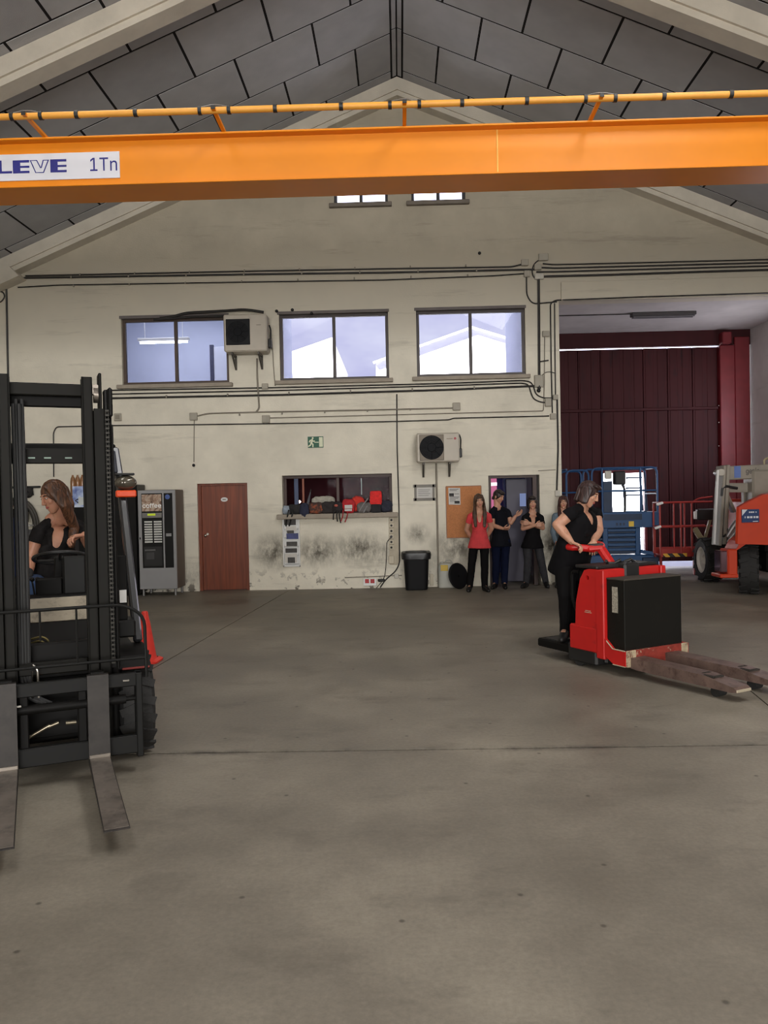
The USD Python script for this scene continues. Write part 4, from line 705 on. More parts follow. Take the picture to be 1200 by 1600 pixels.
# clutter on the serving sill
SILL = 'clutter on the serving window sill'
def lump(name, label, cat, px0, px1, py0, py1, m, Y=None, dep=.14, seed=1, amp=.02, p=3.0, freq=11, rest=True):
    Y = W-.06 if Y is None else Y; a, c = at(px0, py0, Y), at(px1, py1, Y); s = trimesh.creation.icosphere(4, 1.0); v = s.vertices; v = np.sign(v)*np.abs(v)**.75; v /= (np.abs(v)**p).sum(1)[:, None]**(1/p)
    z0 = max(c[2], 1.388) if rest else c[2]
    v = v*[(c[0]-a[0])/2, dep/2, (a[2]-z0)/2]+[(a[0]+c[0])/2, Y, (a[2]+z0)/2]; m_ = trimesh.Trimesh(v, s.faces, process=False)
    q = (meshkit.fbm(v*freq, 4, seed)-.5)[:, None]; fold = np.sin(v[:, :1]*48+v[:, 2:]*30+q*9)*.25; m_.vertices = v+m_.vertex_normals*(q+fold*.35)*amp*2
    if rest: m_.vertices[:, 2] = np.maximum(m_.vertices[:, 2], 1.388)
    t = thing(name, label, cat, ((a[0]+c[0])/2, Y, z0), group=SILL if 1.3 < z0 < 1.9 and px0 > 400 else None); part(t, 'body', m_, m, smooth=True); return t
def cl(n, rgb, **k): return paint('cloth_'+n, rgb, .85, var=.25, scale=12, bump=.3, bscale=120, **k)
lump('folded_cloth', 'pale blue-white cloth at the cluttered end of the sill', 'cloth', 441, 456, 790, 805, cl('paleblue', (150, 160, 172)), seed=3); 
t = lump('black_bag', 'black bag with two straps hanging below the sill over the leaflets', 'bag', 448, 474, 788, 806, cl('black', (40, 38, 38)), seed=5)
for (q0, q1, q2) in ((451, 446.5, 447), (458, 453, 452)): part(t, 'strap', MB().tube(fillet([at(q0, 797, W-.14), at(q0-1, 803, W-.19), at(q1, 818, W-.09), at(q2, 822, W-.075)], .05), .014), M_BLK)
lump('navy_jacket', 'navy jacket sleeve hanging over the sill edge', 'jacket', 468, 483, 786, 811, cl('navy', (40, 44, 66)), Y=W-.10, seed=7, rest=False)
p0, p1 = at(479, 797, W-.02), at(485, 769, W+.02); t = thing('umbrella', 'grey folded umbrella standing up from the sill clutter', 'umbrella', p0); part(t, 'canopy', MB().tube([p0, p0*.4+p1*.6, p1], [.03, .024, .01], 10), cl('grey', (92, 92, 98))); part(t, 'handle', MB().cyl(p1, p1+V(.01, 0, .05), .01), M_BLK)
lump('brown_bag', 'brown bag with orange patches in the middle of the sill', 'bag', 482, 507, 785, 804, mat_raw('brown_orange', {'g': ('geometry', {}), 'n': ('noise_texture', {'scale': 9, 'detail': 2}), 'r': ('rgb_ramp', {'ramp': [(.45, lin(70, 52, 46)), (.56, lin(150, 78, 50))]}), 'p': ('principled_bsdf', {'roughness': .8})}, [('g.position', 'n.vector'), ('n.fac', 'r.fac'), ('r.color', 'p.base_color')], surface='p.BSDF'), seed=9)
lump('dark_coat', 'dark rolled coat under the white roll on the sill', 'coat', 498, 530, 784, 803, cl('darkcoat', (46, 40, 40)), seed=11)
lump('white_roll', 'long white rolled cloth on top of the sill clutter', 'cloth', 487, 524, 775.5, 788, cl('white', (168, 164, 152)), Y=W-.01, dep=.12, seed=13, rest=False)
t = lump('small_dark_bag', 'small dark bag with a red badge and dangling straps', 'bag', 519, 536, 784, 801, cl('dk', (44, 38, 40)), Y=W-.11, seed=15)
a = at(525, 790, W-.20); part(t, 'badge', MB().sph(a+V(0, .015, 0), (.035, .02, .025)), cl('badgered', (176, 92, 78)))
for q in (522, 527, 531): part(t, 'strap', MB().tube(fillet([at(q, 798, W-.19), at(q-1, 806, W-.20), at(q+(q-526)*.3, 812+(q-522)*.6, W-.19)], .05), .011), M_BLK)
t = lump('red_bag', 'red bag with a white print and red straps hanging down', 'bag', 534, 555, 780, 802, cl('red', (182, 40, 46)), Y=W-.10, seed=17)
for (u0, u1, v0, v1) in ((538.5, 550.5, 789, 794.5), (538.5, 550, 795.5, 798.5)): a, c = at(u0, v0, W-.185), at(u1, v1, W-.185); part(t, 'print', MB().box(a[0], c[0], W-.195, W-.17, c[2], a[2], .003), M_PAPER)
for q in (536, 543): part(t, 'strap', MB().tube(fillet([at(q, 797, W-.18), at(q, 806, W-.20), at(q-4, 816, W-.19)], .05), .009), cl(f'redstrap{q}', (170, 40, 48)))
lump('orange_red_jacket', 'bright orange-red crumpled jacket on the sill', 'jacket', 548, 571, 776, 799, cl('ored', (206, 58, 46)), Y=W+.0, seed=19, amp=.03)
t = lump('grey_rucksack', 'grey bag with pale straps beside the red cushion', 'bag', 557, 580, 785, 803, cl('grey2', (104, 100, 98)), Y=W-.09, seed=21)
for (q0, r0, q1, r1) in ((561, 799, 575, 779), (568, 801, 577, 786)): part(t, 'strap', MB().tube([at(q0, r0, W-.17), at((q0+q1)/2, (r0+r1)/2-1, W-.17), at(q1, r1, W-.08)], .013), cl(f'str{q0}', (134, 132, 132)))
lump('red_cushion', 'upright red padded back cushion standing on a black case', 'cushion', 577.5, 597, 767, 790, cl('cushion', (222, 46, 44)), Y=W-.04, dep=.10, seed=23, amp=.008, p=6, rest=False)
lump('black_case', 'black case under the red cushion on the sill', 'case', 579, 596, 788, 803, cl('case', (36, 36, 40)), Y=W-.05, seed=25, amp=.006, p=7)
lump('dark_blue_bag', 'dark blue bag at the socket strip end of the sill', 'bag', 594, 613, 782, 803, cl('dkblue', (44, 46, 60)), Y=W-.03, seed=27)
# wall monitor and hose coil behind the forklift
a, c = at(28, 795, W-.2), at(43, 816, W-.2); t = thing('wall_monitor', 'small black monitor on the back wall behind the forklift mast', 'monitor', (a[0], W, c[2])); part(t, 'screen', MB().box(a[0]-.2, c[0], W-.2, W-.15, c[2], a[2], .006), M_VBLK); part(t, 'arm', MB().box(a[0]-.02, a[0]+.03, W-.15, W, c[2]+.08, c[2]+.13), M_STEEL)
p = at(27, 822, W-.08); b = MB()
for k in range(3): b.tube([V(p[0]+(.38-.03*k)*math.cos(q), W-.08-.03*(k % 2), p[2]+(.50-.035*k)*math.sin(q)) for q in np.linspace(-.3, math.pi+.5, 26)], .034, 8)
t = thing('hose', 'thick dark rubber hose looped on the back wall behind the driver', 'hose', (p[0], W, p[2]-.1)); part(t, 'loops', b, paint('hose_rubber', (74, 70, 64), .6), kind='stuff'); part(t, 'hook', MB().box(p[0]-.04, p[0]+.04, W-.16, W, p[2]+.37, p[2]+.42, .006), M_STEEL)
a = at(45, 768, W-.1); lump('cable_bundle', 'black tangled cable bundle hung above the wall hose', 'cables', 37, 51, 761, 777, cl('bundle', (38, 36, 36)), Y=W-.09, dep=.12, seed=31, amp=.04, freq=24, rest=False)
a, c = at(28, 761.5, W-.05), at(62, 759.5, W-.05); solo('wall_rail', MB().box(a[0]-.4, c[0], W-.05, W, a[2]-.02, a[2]+.02, .004), M_BLK, 'dark rail on the back wall above the cable bundle', 'rail')
a, c = at(20, 816, W-.3), at(46, 820, W-.3); solo('wall_shelf', MB().box(a[0]-.2, c[0], W-.3, W, c[2]-.03, c[2]+.0, .004), M_WHITE, 'small white shelf under the wall monitor', 'shelf')

# ================================================================== forklift (own frame: x towards the gate side, y to its rear)
M_MAST = paint('mast_paint', (25, 24, 21), .55, var=.15, scale=4, spec=.14); M_FK = paint('forklift_black', (18, 17, 16), .55, var=.15, spec=.14); M_FKG = paint('forklift_grey', (22, 22, 21), .5, var=.12, spec=.2); M_FORK = paint('fork_steel', (50, 46, 43), .5, .2, var=.2, scale=9, dirt=(34, 31, 29), dirt_at=(.45, .7), dscale=8)
M_BLADE = paint('blade_steel', (118, 110, 102), .42, .35, var=.22, scale=7, dirt=(70, 64, 60), dirt_at=(.5, .75), dscale=6); M_WORN = paint('worn_steel', (150, 142, 132), .28, .8, var=.15); M_TYRE = paint('tyre_rubber', (34, 33, 32), .8, var=.12, bump=.3); M_CHAIN = paint('chain_steel', (46, 44, 39), .45, .5); M_COWL = paint('cowl_beige', (150, 140, 122), .35, .2, var=.15, scale=7, dirt=(84, 76, 66), dirt_at=(.5, .72)); M_FRED = paint('chassis_red', (120, 36, 30), .55); M_ORG = paint('lamp_orange', (240, 80, 30), .3)
M_PIL = paint('pillar_grey', (36, 36, 38), .35, coat=.3)
FA = 24.8; FO = V(-2.051, 4.637, 0)
fk = thing('forklift', 'dark grey counterbalance forklift with lowered forks and a seated driver', 'forklift', FO, FA, local=True)
_ca, _sa = math.cos(math.radians(FA)), math.sin(math.radians(FA))
def fw(x, y, z): return FO+V(_ca*x-_sa*y, _sa*x+_ca*y, z)           # forklift frame -> world
def fpx(px, py, yl):
    d = ray(px, py); n = V(-_sa, _ca, 0); tt = (yl-(V(0, 0, EYE)-FO)@n)/(d@n); return V(0, 0, EYE)+d*tt
for s, xa, xb in ((1, .176, .296), (-1, -.325, -.205)):
    f = MB(); zb = .10
    f.prism([(0, zb), (0, .635), (-.045, .635), (-.05, zb+.06), (-.06, zb+.045), (-.35, zb+.028), (-1.10, zb+.012), (-1.115, zb+.006), (-1.10, zb), (-.05, zb)][::-1], (xa, 0, 0), (0, 1, 0), (0, 0, 1), xb-xa)
    p = part(fk, 'fork', f, M_FORK, smooth=25); part(p, 'worn_blade', MB().prism([(-.065, .148), (-.35, .130), (-1.10, .114), (-1.10, .110), (-.35, .126), (-.065, .14)], (xa+.004, 0, 0), (0, 1, 0), (0, 0, 1), xb-xa-.008), M_BLADE); h = MB(); h.box(xa, xb, -.064, -.046, zb+.045, zb+.066, .003); part(p, 'worn_heel', h, M_WORN)
    part(p, 'hook', MB().box(xa+.02, xb-.02, -.01, .06, .60, .645, .004), M_FK); part(p, 'hook', MB().box(xa+.02, xb-.02, -.01, .05, .20, .24, .004), M_FK)
# carriage
part(fk, 'carriage_bar', MB().box(-.495, .495, 0.005, .05, .535, .615, .006), M_FKG); part(fk, 'carriage_bar', MB().box(-.495, .495, .005, .05, .125, .235, .006), M_FKG)
part(fk, 'shift_cylinder', MB().cyl((-.40, .04, .455), (.40, .04, .455), .028, n=16).cyl((-.46, .04, .455), (.46, .04, .455), .014), M_FK)
for x in (-.495, .455): part(fk, 'side_plate', MB().box(x, x+.04, 0, .09, .10, .615, .006), M_FKG)
for x in (-.17, .15): part(fk, 'carriage_upright', MB().box(x-.025, x+.025, .03, .10, .12, .60, .006), M_FK)
for x, z in ((.40, .575), (-.20, .49), (.27, .49)): part(fk, 'bright_pin', MB().box(x-.02, x+.02, -.006, .008, z-.006, z+.006, .002), M_CHROME)
part(fk, 'backrest', MB().tube(fillet([(-.52, .03, .58), (-.52, .03, .96), (-.44, .03, 1.035), (.40, .03, 1.035), (.52, .03, .96), (.525, .03, .58)], .10), .010, 8).tube([(-.52, .03, .70), (.52, .03, .70)], .009, 8), M_FKG)
for x in (-.07, .13): part(fk, 'backrest_rod', MB().cyl((x, .03, .855 if x < 0 else .70), (x, .03, 1.035), .007, n=6), M_FKG)
# mast: two stages of channels, crossbars, rollers, chains
for s in (-1, 1):
    def ch(x0, x1, y0, y1, z0, z1, tk=.014):
        b = MB(); a0, a1 = sorted((s*x0, s*x1)); xo = a1 if s > 0 else a0
        b.box(a0, a1, y0, y0+tk, z0, z1, .003).box(a0, a1, y1-tk, y1, z0, z1, .003); b.box(xo-tk if s > 0 else xo, xo if s > 0 else xo+tk, y0, y1, z0, z1, .003); return b
    part(fk, 'inner_mast_rail', ch(.200, .262, .15, .27, .18, 2.43).box(s*.2, s*.212, .15, .19, .18, 2.43), M_MAST)
    part(fk, 'outer_mast_rail', ch(.266, .335, .17, .31, .12, 2.24), M_MAST); part(fk, 'mast_roller', MB().cyl((s*.285, .2, 2.36), (s*.285, .27, 2.36), .032, n=18).cyl((s*.272, .23, 2.33), (s*.30, .23, 2.33), .05, n=20), M_WORN)
    part(fk, 'mast_head', MB().box(s*.30, s*.318, .17, .30, 2.20, 2.46, .005), M_MAST)
    part(fk, 'pulley_block', MB().box(s*.33, s*.352, .19, .28, 2.20, 2.36, .006).box(s*.352, s*.382, .18, .28, 2.19, 2.375, .012), M_FKG)
    chn = MB()
    for k in range(58): z = .66+k*.0275; chn.box(s*.345-.014, s*.345+.014, .172, .186, z-.008, z+.008, .002)
    for k in range(115): z = .655+k*.01375; chn.box(s*.345-.010, s*.345-.006, .175, .183, z-.005, z+.009); chn.box(s*.345+.006, s*.345+.010, .175, .183, z-.005, z+.009)
    part(fk, 'lift_chain', chn, M_CHAIN, kind='stuff', smooth=False); part(fk, 'chain_guard', MB().box(s*.33, s*.372, .20, .212, .62, 2.16, .003).box(s*.366, s*.378, .15, .212, .62, 2.14, .003), M_FK)
    part(fk, 'lift_cylinder', MB().cyl((s*.36, .27, .15), (s*.36, .27, 1.5), .034, n=16).cyl((s*.36, .27, 1.5), (s*.36, .27, 2.22), .02, n=12), M_FK)
part(fk, 'mast_crossbar', MB().box(-.205, .205, .20, .25, 2.315, 2.39, .006), M_MAST); part(fk, 'mast_crossbar', MB().box(-.265, .265, .275, .32, 2.255, 2.325, .006), M_FK)
part(fk, 'mast_crossbar', MB().box(-.265, .265, .27, .31, 1.905, 2.0, .006), M_MAST); part(fk, 'mast_crossbar', MB().box(-.265, .265, .27, .33, .58, .80, .01), M_FK); part(fk, 'mast_crossbar', MB().box(-.2, .2, .18, .24, .62, .70, .01), M_MAST)
M_MARK = paint('mast_marking', (120, 140, 128), .5)
for x in (-.09, 0, .12): part(fk, 'marking', MB().box(x-.02, x+.02, .266, .27, 1.935, 1.945), M_MARK)
hs = MB()
for k, x in enumerate((-.185, -.168, -.150, -.135)): hs.tube(fillet([(x, .20+.02*(k % 2), 2.26+.03*(k % 2)), (x+.006*(k % 2), .21, 1.5), (x, .20, .62), (x+.03, .16, .5), (x+.12, .12, .46)], .08), .011, 8)
part(fk, 'hydraulic_hoses', hs, M_BLK, kind='stuff')
hs = MB(); hs.tube(fillet([(-.14, .45, .80), (-.06, .44, .82), (-.02, .44, .79), (-.02, .44, .7)], .03), .007).tube(fillet([(-.14, .45, .775), (-.07, .44, .795), (-.04, .44, .77), (-.04, .44, .7)], .03), .007); part(fk, 'brass_pipe', hs, paint('brass', (150, 138, 92), .3, .8))
hs = MB(); hs.tube(fillet([(-.115, .14, .70), (-.09, .13, .67), (-.088, .13, .50)], .02), .006).cyl((-.12, .14, .66), (-.12, .14, .5), .005, n=6); part(fk, 'steel_pipe', hs, M_CHROME)
hs = MB(); hs.sph((0.005, .30, .655), .014).sph((-.035, .30, .63), .012).cyl((.06, .2, .31), (.12, .2, .31), .012).cyl((-.04, .2, .30), (.02, .2, .32), .010).cyl((-.16, .2, .245), (-.03, .2, .31), .010); part(fk, 'hydraulic_fitting', hs, paint('fitting_steel', (150, 140, 120), .3, .8), kind='stuff')
# wheels
def wheel(node, name, c, r, w, axis, rimr, rim_mat, lugs=18, tilt=0.0):
    c = V(*c); ax = unit(axis); b = MB(); b.lathe(c-ax*w/2, [(rimr, 0), (r*.86, 0), (r*.97, w*.10), (r*.985, w*.5), (r*.97, w*.90), (r*.86, w), (rimr, w)], 40, ax)
    ref = unit(np.cross(ax, (0, 0, 1))); up = np.cross(ref, ax)
    for k in range(lugs):
        for sd in (-1, 1):
            q = (k+.5*(sd > 0))*2*math.pi/lugs; rd = ref*math.cos(q)+up*math.sin(q); tg = -ref*math.sin(q)+up*math.cos(q)
            b.bar(c+rd*r*.975+ax*sd*w*.49, c+rd*r*.985+ax*sd*w*.06+tg*r*.10, r*.16, r*.055, up=rd)
    ty = part(node, name, b, M_TYRE, smooth=30); h = MB(); h.lathe(c-ax*w*.46, [(0, w*.30), (rimr*.35, w*.30), (rimr*.4, w*.16), (rimr*.8, w*.14), (rimr*.9, 0), (rimr*1.01, 0), (rimr*1.01, w*.92), (rimr*.9, w*.92), (rimr*.8, w*.78), (rimr*.4, w*.76), (rimr*.35, w*.62), (0, w*.62)], 32, ax)
    part(ty, 'rim', h, rim_mat); return ty
for s in (-1, 1): wheel(fk, 'front_wheel', (s*.49, .52, .325), .325, .22, (1, 0, 0), .16, M_FKG); wheel(fk, 'rear_wheel', (s*.42, 1.95, .25), .25, .17, (1, 0, 0), .12, M_FKG)
# chassis, cowl, dashboard, seat, overhead guard
part(fk, 'chassis', MB().box(-.36, .36, .36, 2.2, .16, .60, .02), M_FK); part(fk, 'front_plate', MB().box(-.36, .36, .345, .37, .20, .62, .004), M_FK); part(fk, 'red_plate', MB().box(.02, .12, .335, .346, .575, .625, .003), M_FRED); part(fk, 'front_axle', MB().cyl((-.45, .52, .325), (.45, .52, .325), .07, n=14), M_FK)
part(fk, 'cowl', MB().prism([(.44, .60), (.44, .78), (.60, .90), (.72, 1.04), (.90, 1.04), (.90, .60)][::-1], (-.30, 0, 0), (0, 1, 0), (0, 0, 1), .60), M_FK)
part(fk, 'floor_plate', MB().prism([(.588, .885), (.712, 1.025), (.705, 1.032), (.58, .892)], (-.17, 0, 0), (0, 1, 0), (0, 0, 1), .42), M_COWL)
for s in (-1, 1):
    part(fk, 'fender', MB().prism([(.24, .60), (.30, .67), (.40, .695), (.66, .695), (.80, .66), (.90, .58), (1.6, .58), (1.6, .52), (.86, .52), (.76, .62), (.64, .66), (.42, .66), (.34, .63), (.28, .58)][::-1], (.37 if s > 0 else -.575, 0, 0), (0, 1, 0), (0, 0, 1), .205), M_FK)
    part(fk, 'fender_edge', MB().box(*(sorted((s*.40, s*.57))), .225, .24, .594, .607, .003), M_FRED)
    part(fk, 'front_pillar', MB().bar((s*.545, .62, .70), (s*.50, 1.02, 1.74), .055, .06, ch=.012).bar((s*.50, 1.02, 1.73), (s*.47, 1.16, 2.06), .055, .06, ch=.012), M_PIL)
    part(fk, 'rear_pillar', MB().bar((s*.44, 2.15, .95), (s*.44, 2.05, 2.06), .05, .06, ch=.01), M_FK)
part(fk, 'step_box', MB().box(.405, .52, .50, .72, .755, .87, .012), M_FKG); part(fk, 'white_sticker', MB().prism([(0, 0), (.045, 0), (.045, .085), (0, .085)], (.425, .55, .985), (1, 0, 0), (0, 0, 1), .004), M_WHITE); part(fk, 'plate_holder', MB().box(.40, .475, .551, .575, .87, 1.30, .004), M_FK)
g = MB(); g.box(-.47, .47, 1.12, 1.19, 2.03, 2.09, .01).box(-.47, .47, 2.02, 2.08, 2.03, 2.09, .01)
for x in (-.45, .45): g.box(x-.03, x+.03, 1.15, 2.05, 2.03, 2.09, .01)
for k in range(5): x = -.30+.15*k; g.box(x-.012, x+.012, 1.15, 2.05, 2.04, 2.08)
part(fk, 'overhead_guard', g, M_FK)
q = (.535, 1.0, 1.715); part(fk, 'turn_signal', MB().box(.455, .595, .93, 1.0, 1.695, 1.745, .008), M_ORG); M_LENS = mat_raw('lamp_glass', {'p': ('principled_bsdf', {'base_color': lin(96, 90, 78), 'roughness': .15, 'metallic': .35, 'coat_weight': .6})}, [], surface='p.BSDF')
part(fk, 'work_lamp', MB().sph((.525, .97, 1.80), (.078, .06, .052), 3), M_LENS); part(fk, 'lamp_cap', MB().box(.45, .585, .93, 1.03, 1.852, 1.868, .004), M_BLK); part(fk, 'mirror', MB().bar((.46, 1.0, 1.87), (.445, 1.0, 2.03), .09, .03, ch=.008), paint('mirror_blue', (58, 62, 72), .5))
part(fk, 'counterweight', MB().prism([(-.52, 1.75), (.52, 1.75), (.52, 2.2), (.40, 2.52), (-.40, 2.52), (-.52, 2.2)], (0, 0, .22), (1, 0, 0), (0, 1, 0), .82), M_FK); part(fk, 'engine_cover', MB().box(-.40, .40, 1.10, 1.80, .58, .86, .03), M_FK)
part(fk, 'seat', MB().box(-.24, .26, 1.28, 1.78, .86, .98, .045), M_BLK); part(fk, 'seat_back', MB().box(-.22, .24, 1.80, 1.90, .95, 1.46, .045), M_BLK)
part(fk, 'dash_panel', MB().box(.085, .235, .84, .90, 1.03, 1.295, .012), M_FKG); part(fk, 'dash_panel', MB().box(-.09, .085, .86, .94, 1.02, 1.15, .012), M_FK); part(fk, 'steering_column', MB().bar((.05, .88, 1.05), (.07, 1.05, 1.265), .06, .06, ch=.01), M_FK)
sc_ = V(.075, 1.06, 1.275); n_ = unit(V(0, .28, .96)); u_ = V(1, 0, 0); w_ = np.cross(n_, u_); ring = [sc_+.175*(math.cos(q)*u_+math.sin(q)*w_) for q in np.linspace(0, 2*np.pi, 36, endpoint=False)]
sw = MB(); sw.tube(ring, .013, 8, True)
for q in (.5, 2.6, 4.7): sw.cyl(sc_-n_*.02, sc_+.175*(math.cos(q)*u_+math.sin(q)*w_), .011, n=8)
sw.cyl(sc_-n_*.03, sc_+n_*.005, .04, n=16); part(fk, 'steering_wheel', sw, M_BLK)
for k in range(3): part(fk, 'control_lever', MB().cyl((-.13+.035*k, .9, 1.03), (-.145+.035*k, .95, 1.13), .006, n=6).sph((-.145+.035*k, .95, 1.14), .016), M_FKG)

# ================================================================== pallet truck (own frame: forks towards -y)
M_RED = paint('truck_red', (192, 30, 28), .4, var=.06, dirt=(120, 30, 28), dirt_at=(.6, .85)); M_BATT = paint('battery_dark', (26, 25, 22), .6, spec=.15, var=.08, scale=3, bump=.15); M_BATTT = paint('battery_top', (66, 60, 52), .7); M_WORNR = paint('worn_red', (140, 52, 42), .5, var=.3, scale=14, dirt=(190, 176, 150), dirt_at=(.58, .66), dscale=11)
M_WORNE = paint('worn_corner', (176, 160, 132), .55, var=.25, scale=18, dirt=(110, 60, 46), dirt_at=(.5, .62), dscale=12); M_PFORK = paint('pallet_fork', (112, 92, 84), .5, .2, var=.25, scale=8, dirt=(74, 54, 48), dirt_at=(.5, .7), dscale=9); M_EDGE = paint('bare_edge', (196, 184, 160), .5, .3)
PA = 29.5; PO = V(1.985, 7.19, 0); ptk = thing('pallet_truck', 'red ride-on electric pallet truck with a black battery box', 'pallet truck', PO, PA, local=True)
part(ptk, 'battery_box', MB().box(0.0, .725, .0, .22, .225, .865, .006), M_BATT); part(ptk, 'battery_lid', MB().box(-.002, .727, -.002, .222, .862, .876, .003), M_BATTT)
part(ptk, 'label', MB().box(-.003, .002, .08, .15, .565, .80), paint('label_print', (158, 152, 138), .6, var=.5, scale=60))
part(ptk, 'front_plate', MB().box(-.015, .76, -.03, .005, .095, .235, .006), M_WORNR); part(ptk, 'plate_corner', MB().box(-.022, .10, -.036, -.028, .09, .24, .004), M_WORNE); part(ptk, 'plate_corner', MB().box(.68, .768, -.036, -.028, .09, .24, .004), M_WORNE)
part(ptk, 'side_skirt', MB().prism([(-.03, .10), (.12, .10), (.30, .20), (.30, .36), (.20, .30), (.12, .235), (-.03, .235)][::-1], (-.03, 0, 0), (0, 1, 0), (0, 0, 1), .03), M_RED); part(ptk, 'side_skirt', MB().prism([(-.03, .10), (.12, .10), (.30, .20), (.30, .36), (.20, .30), (.12, .235), (-.03, .235)][::-1], (.745, 0, 0), (0, 1, 0), (0, 0, 1), .03), M_RED)
part(ptk, 'skirt_edge', MB().tube([(-.032, -.03, .238), (-.032, .12, .238), (-.032, .20, .30)], .006, 6), M_EDGE); part(ptk, 'skirt_edge', MB().bar((-.032, -.03, .098), (-.032, .12, .098), .012, .008), M_EDGE)
part(ptk, 'column', MB().box(-.035, .03, .225, .33, .12, .945, .008), M_RED); part(ptk, 'column', MB().box(.71, .775, .225, .33, .12, .945, .008), M_RED); part(ptk, 'cross_beam', MB().box(.03, .71, .25, .33, .86, .945, .008), M_RED)
part(ptk, 'bracket', MB().box(.25, .45, .235, .36, .80, .99, .02), M_BLK)
sp = Polygon([(.30, .32), (.62, .32), (.60, .62), (.54, .84), (.48, .93), (.42, .945), (.30, .945)]).difference(Point(.44, .86).buffer(.022))
part(ptk, 'side_panel', MB().prism(sp, (-.03, 0, 0), (0, 1, 0), (0, 0, 1), .04), M_RED); part(ptk, 'side_panel', MB().prism(sp, (.73, 0, 0), (0, 1, 0), (0, 0, 1), .04), M_RED)
part(ptk, 'lower_panel', MB().box(-.035, .775, .30, .70, .16, .40, .015), M_RED); part(ptk, 'hood', MB().box(.01, .73, .34, .62, .38, .93, .03), M_FK); part(ptk, 'hood_top', MB().box(-.02, .76, .32, .62, .945, .975, .008), M_BLK)
part(ptk, 'logo', MB().box(-.033, -.029, .40, .47, .545, .552).box(-.033, -.029, .39, .48, .53, .537), M_EDGE)
part(ptk, 'lower_skirt', MB().box(-.025, .765, .34, .74, .035, .22, .02), M_BLK); part(ptk, 'drive_unit', MB().box(.06, .68, .30, .78, .05, .20, .02), M_BLK); part(ptk, 'drive_wheel', MB().cyl((.30, .52, .115), (.42, .52, .115), .115, n=28), M_TYRE)
for x in (-.005, .67): part(ptk, 'caster_wheel', MB().cyl((x, .60, .075), (x+.07, .60, .075), .075, n=24), M_TYRE)
part(ptk, 'platform', MB().box(.0, .74, .70, 1.23, .095, .178, .015), M_FK); part(ptk, 'platform_mat', MB().box(.05, .69, .72, 1.17, .175, .182, .003), M_BLK)
for x in (0.03, .69): part(ptk, 'side_bar', MB().tube(fillet([(x, .64, .50), (x, .72, .62), (x, .72, .90), (x, .62, .90)], .06), .016), M_FK)
for x in (.03, .47):
    b = MB(); b.prism([(.0, .085), (.0, .175), (-.80, .165), (-1.10, .12), (-1.13, .10), (-1.13, .085), (-1.08, .075), (-.10, .075)][::-1], (x, 0, 0), (0, 1, 0), (0, 0, 1), .175)
    p = part(ptk, 'fork', b, M_PFORK, smooth=25)
    part(p, 'roller', MB().cyl((x+.04, -.90, .045), (x+.135, -.90, .045), .043, n=20), M_TYRE)
    part(p, 'slot', MB().box(x+.025, x+.15, -.90, -.87, .150, .1615).box(x+.02, x+.05, -.90, -.80, .150, .1655).box(x+.06, x+.15, -.78, -.755, .15, .168), M_JOINT)
    part(p, 'tip_edge', MB().box(x+.003, x+.172, -1.135, -1.125, .082, .104, .003), M_EDGE)
# tiller and handle
def ptw(x, y, z): a_ = math.radians(PA); return PO+V(math.cos(a_)*x-math.sin(a_)*y, math.sin(a_)*x+math.cos(a_)*y, z)
def ppx(px, py, yl):
    a_ = math.radians(PA); n = V(-math.sin(a_), math.cos(a_), 0); d = ray(px, py); tt = (yl-(V(0, 0, EYE)-PO)@n)/(d@n); p = V(0, 0, EYE)+d*tt-PO; return V(p@V(math.cos(a_), math.sin(a_), 0), yl, p[2])
h0, h1, h2, h3 = ppx(958, 880, .50), ppx(938, 856, .66), ppx(915, 858, .74), ppx(893, 855, .80)
part(ptk, 'tiller', MB().bar(h0+V(0, 0, -.04), h1, .09, .075, ch=.02).bar(h1+V(.03, 0, .0), h2, .14, .055, ch=.02), M_RED)
part(ptk, 'handle_grip', MB().tube(fillet([h2+V(.06, -.06, 0), h3+V(.03, -.02, .0), h3, h3+V(-.01, .1, .01)], .05), .036, 12), M_RED); part(ptk, 'handle_grip', MB().tube(fillet([h1+V(.02, .0, .02), h1+V(.08, .08, .03), h1+V(.08, .2, .03)], .05), .032, 12), M_RED)
part(ptk, 'control_pad', MB().bar(h1+V(.03, -.0, .035), h2+V(.02, 0, .035), .08, .02, ch=.006), M_BLK); part(ptk, 'throttle', MB().sph(h3+V(.03, -.03, .03), (.03, .022, .016)), M_WHITE)
part(ptk, 'cable_coil', MB().tube([V(.22+.05*k, .45+.03*math.sin(k*1.7), .985+.02*math.cos(k*2.1)) for k in range(8)], .016), M_BLK); part(ptk, 'tiller_boot', MB().sph(h0+V(0, 0, -.04), (.11, .09, .04)), M_BLK)

# ================================================================== blue scissor lift
M_SB = paint('lift_blue', (30, 72, 116), .45, var=.08); M_SBD = paint('lift_blue_dark', (24, 46, 74), .5, var=.15, scale=5); M_HAZ = mat_raw('hazard_stripes', {'g': ('geometry', {}), 'mp': ('mapping', {'rotation': (0, .75, 0)}), 'w': ('wave_texture', {'scale': 2.2, 'wave_type': 'bands', 'bands_direction': 'x'}), 'r': ('rgb_ramp', {'ramp': [(.49, lin(34, 32, 32)), (.51, lin(208, 158, 50))]}), 'p': ('principled_bsdf', {'roughness': .5})}, [('g.position', 'mp.vector'), ('mp.vector', 'w.vector'), ('w.fac', 'r.fac'), ('r.color', 'p.base_color')], surface='p.BSDF')
LY0, LY1 = 16.25, 17.05
def lp(px, py, Y=LY0): return at(px, py, Y)
x0, x1 = lp(886, 800)[0], lp(1028, 800)[0]; dz1, dz0 = lp(1000, 800)[2], lp(1000, 824)[2]
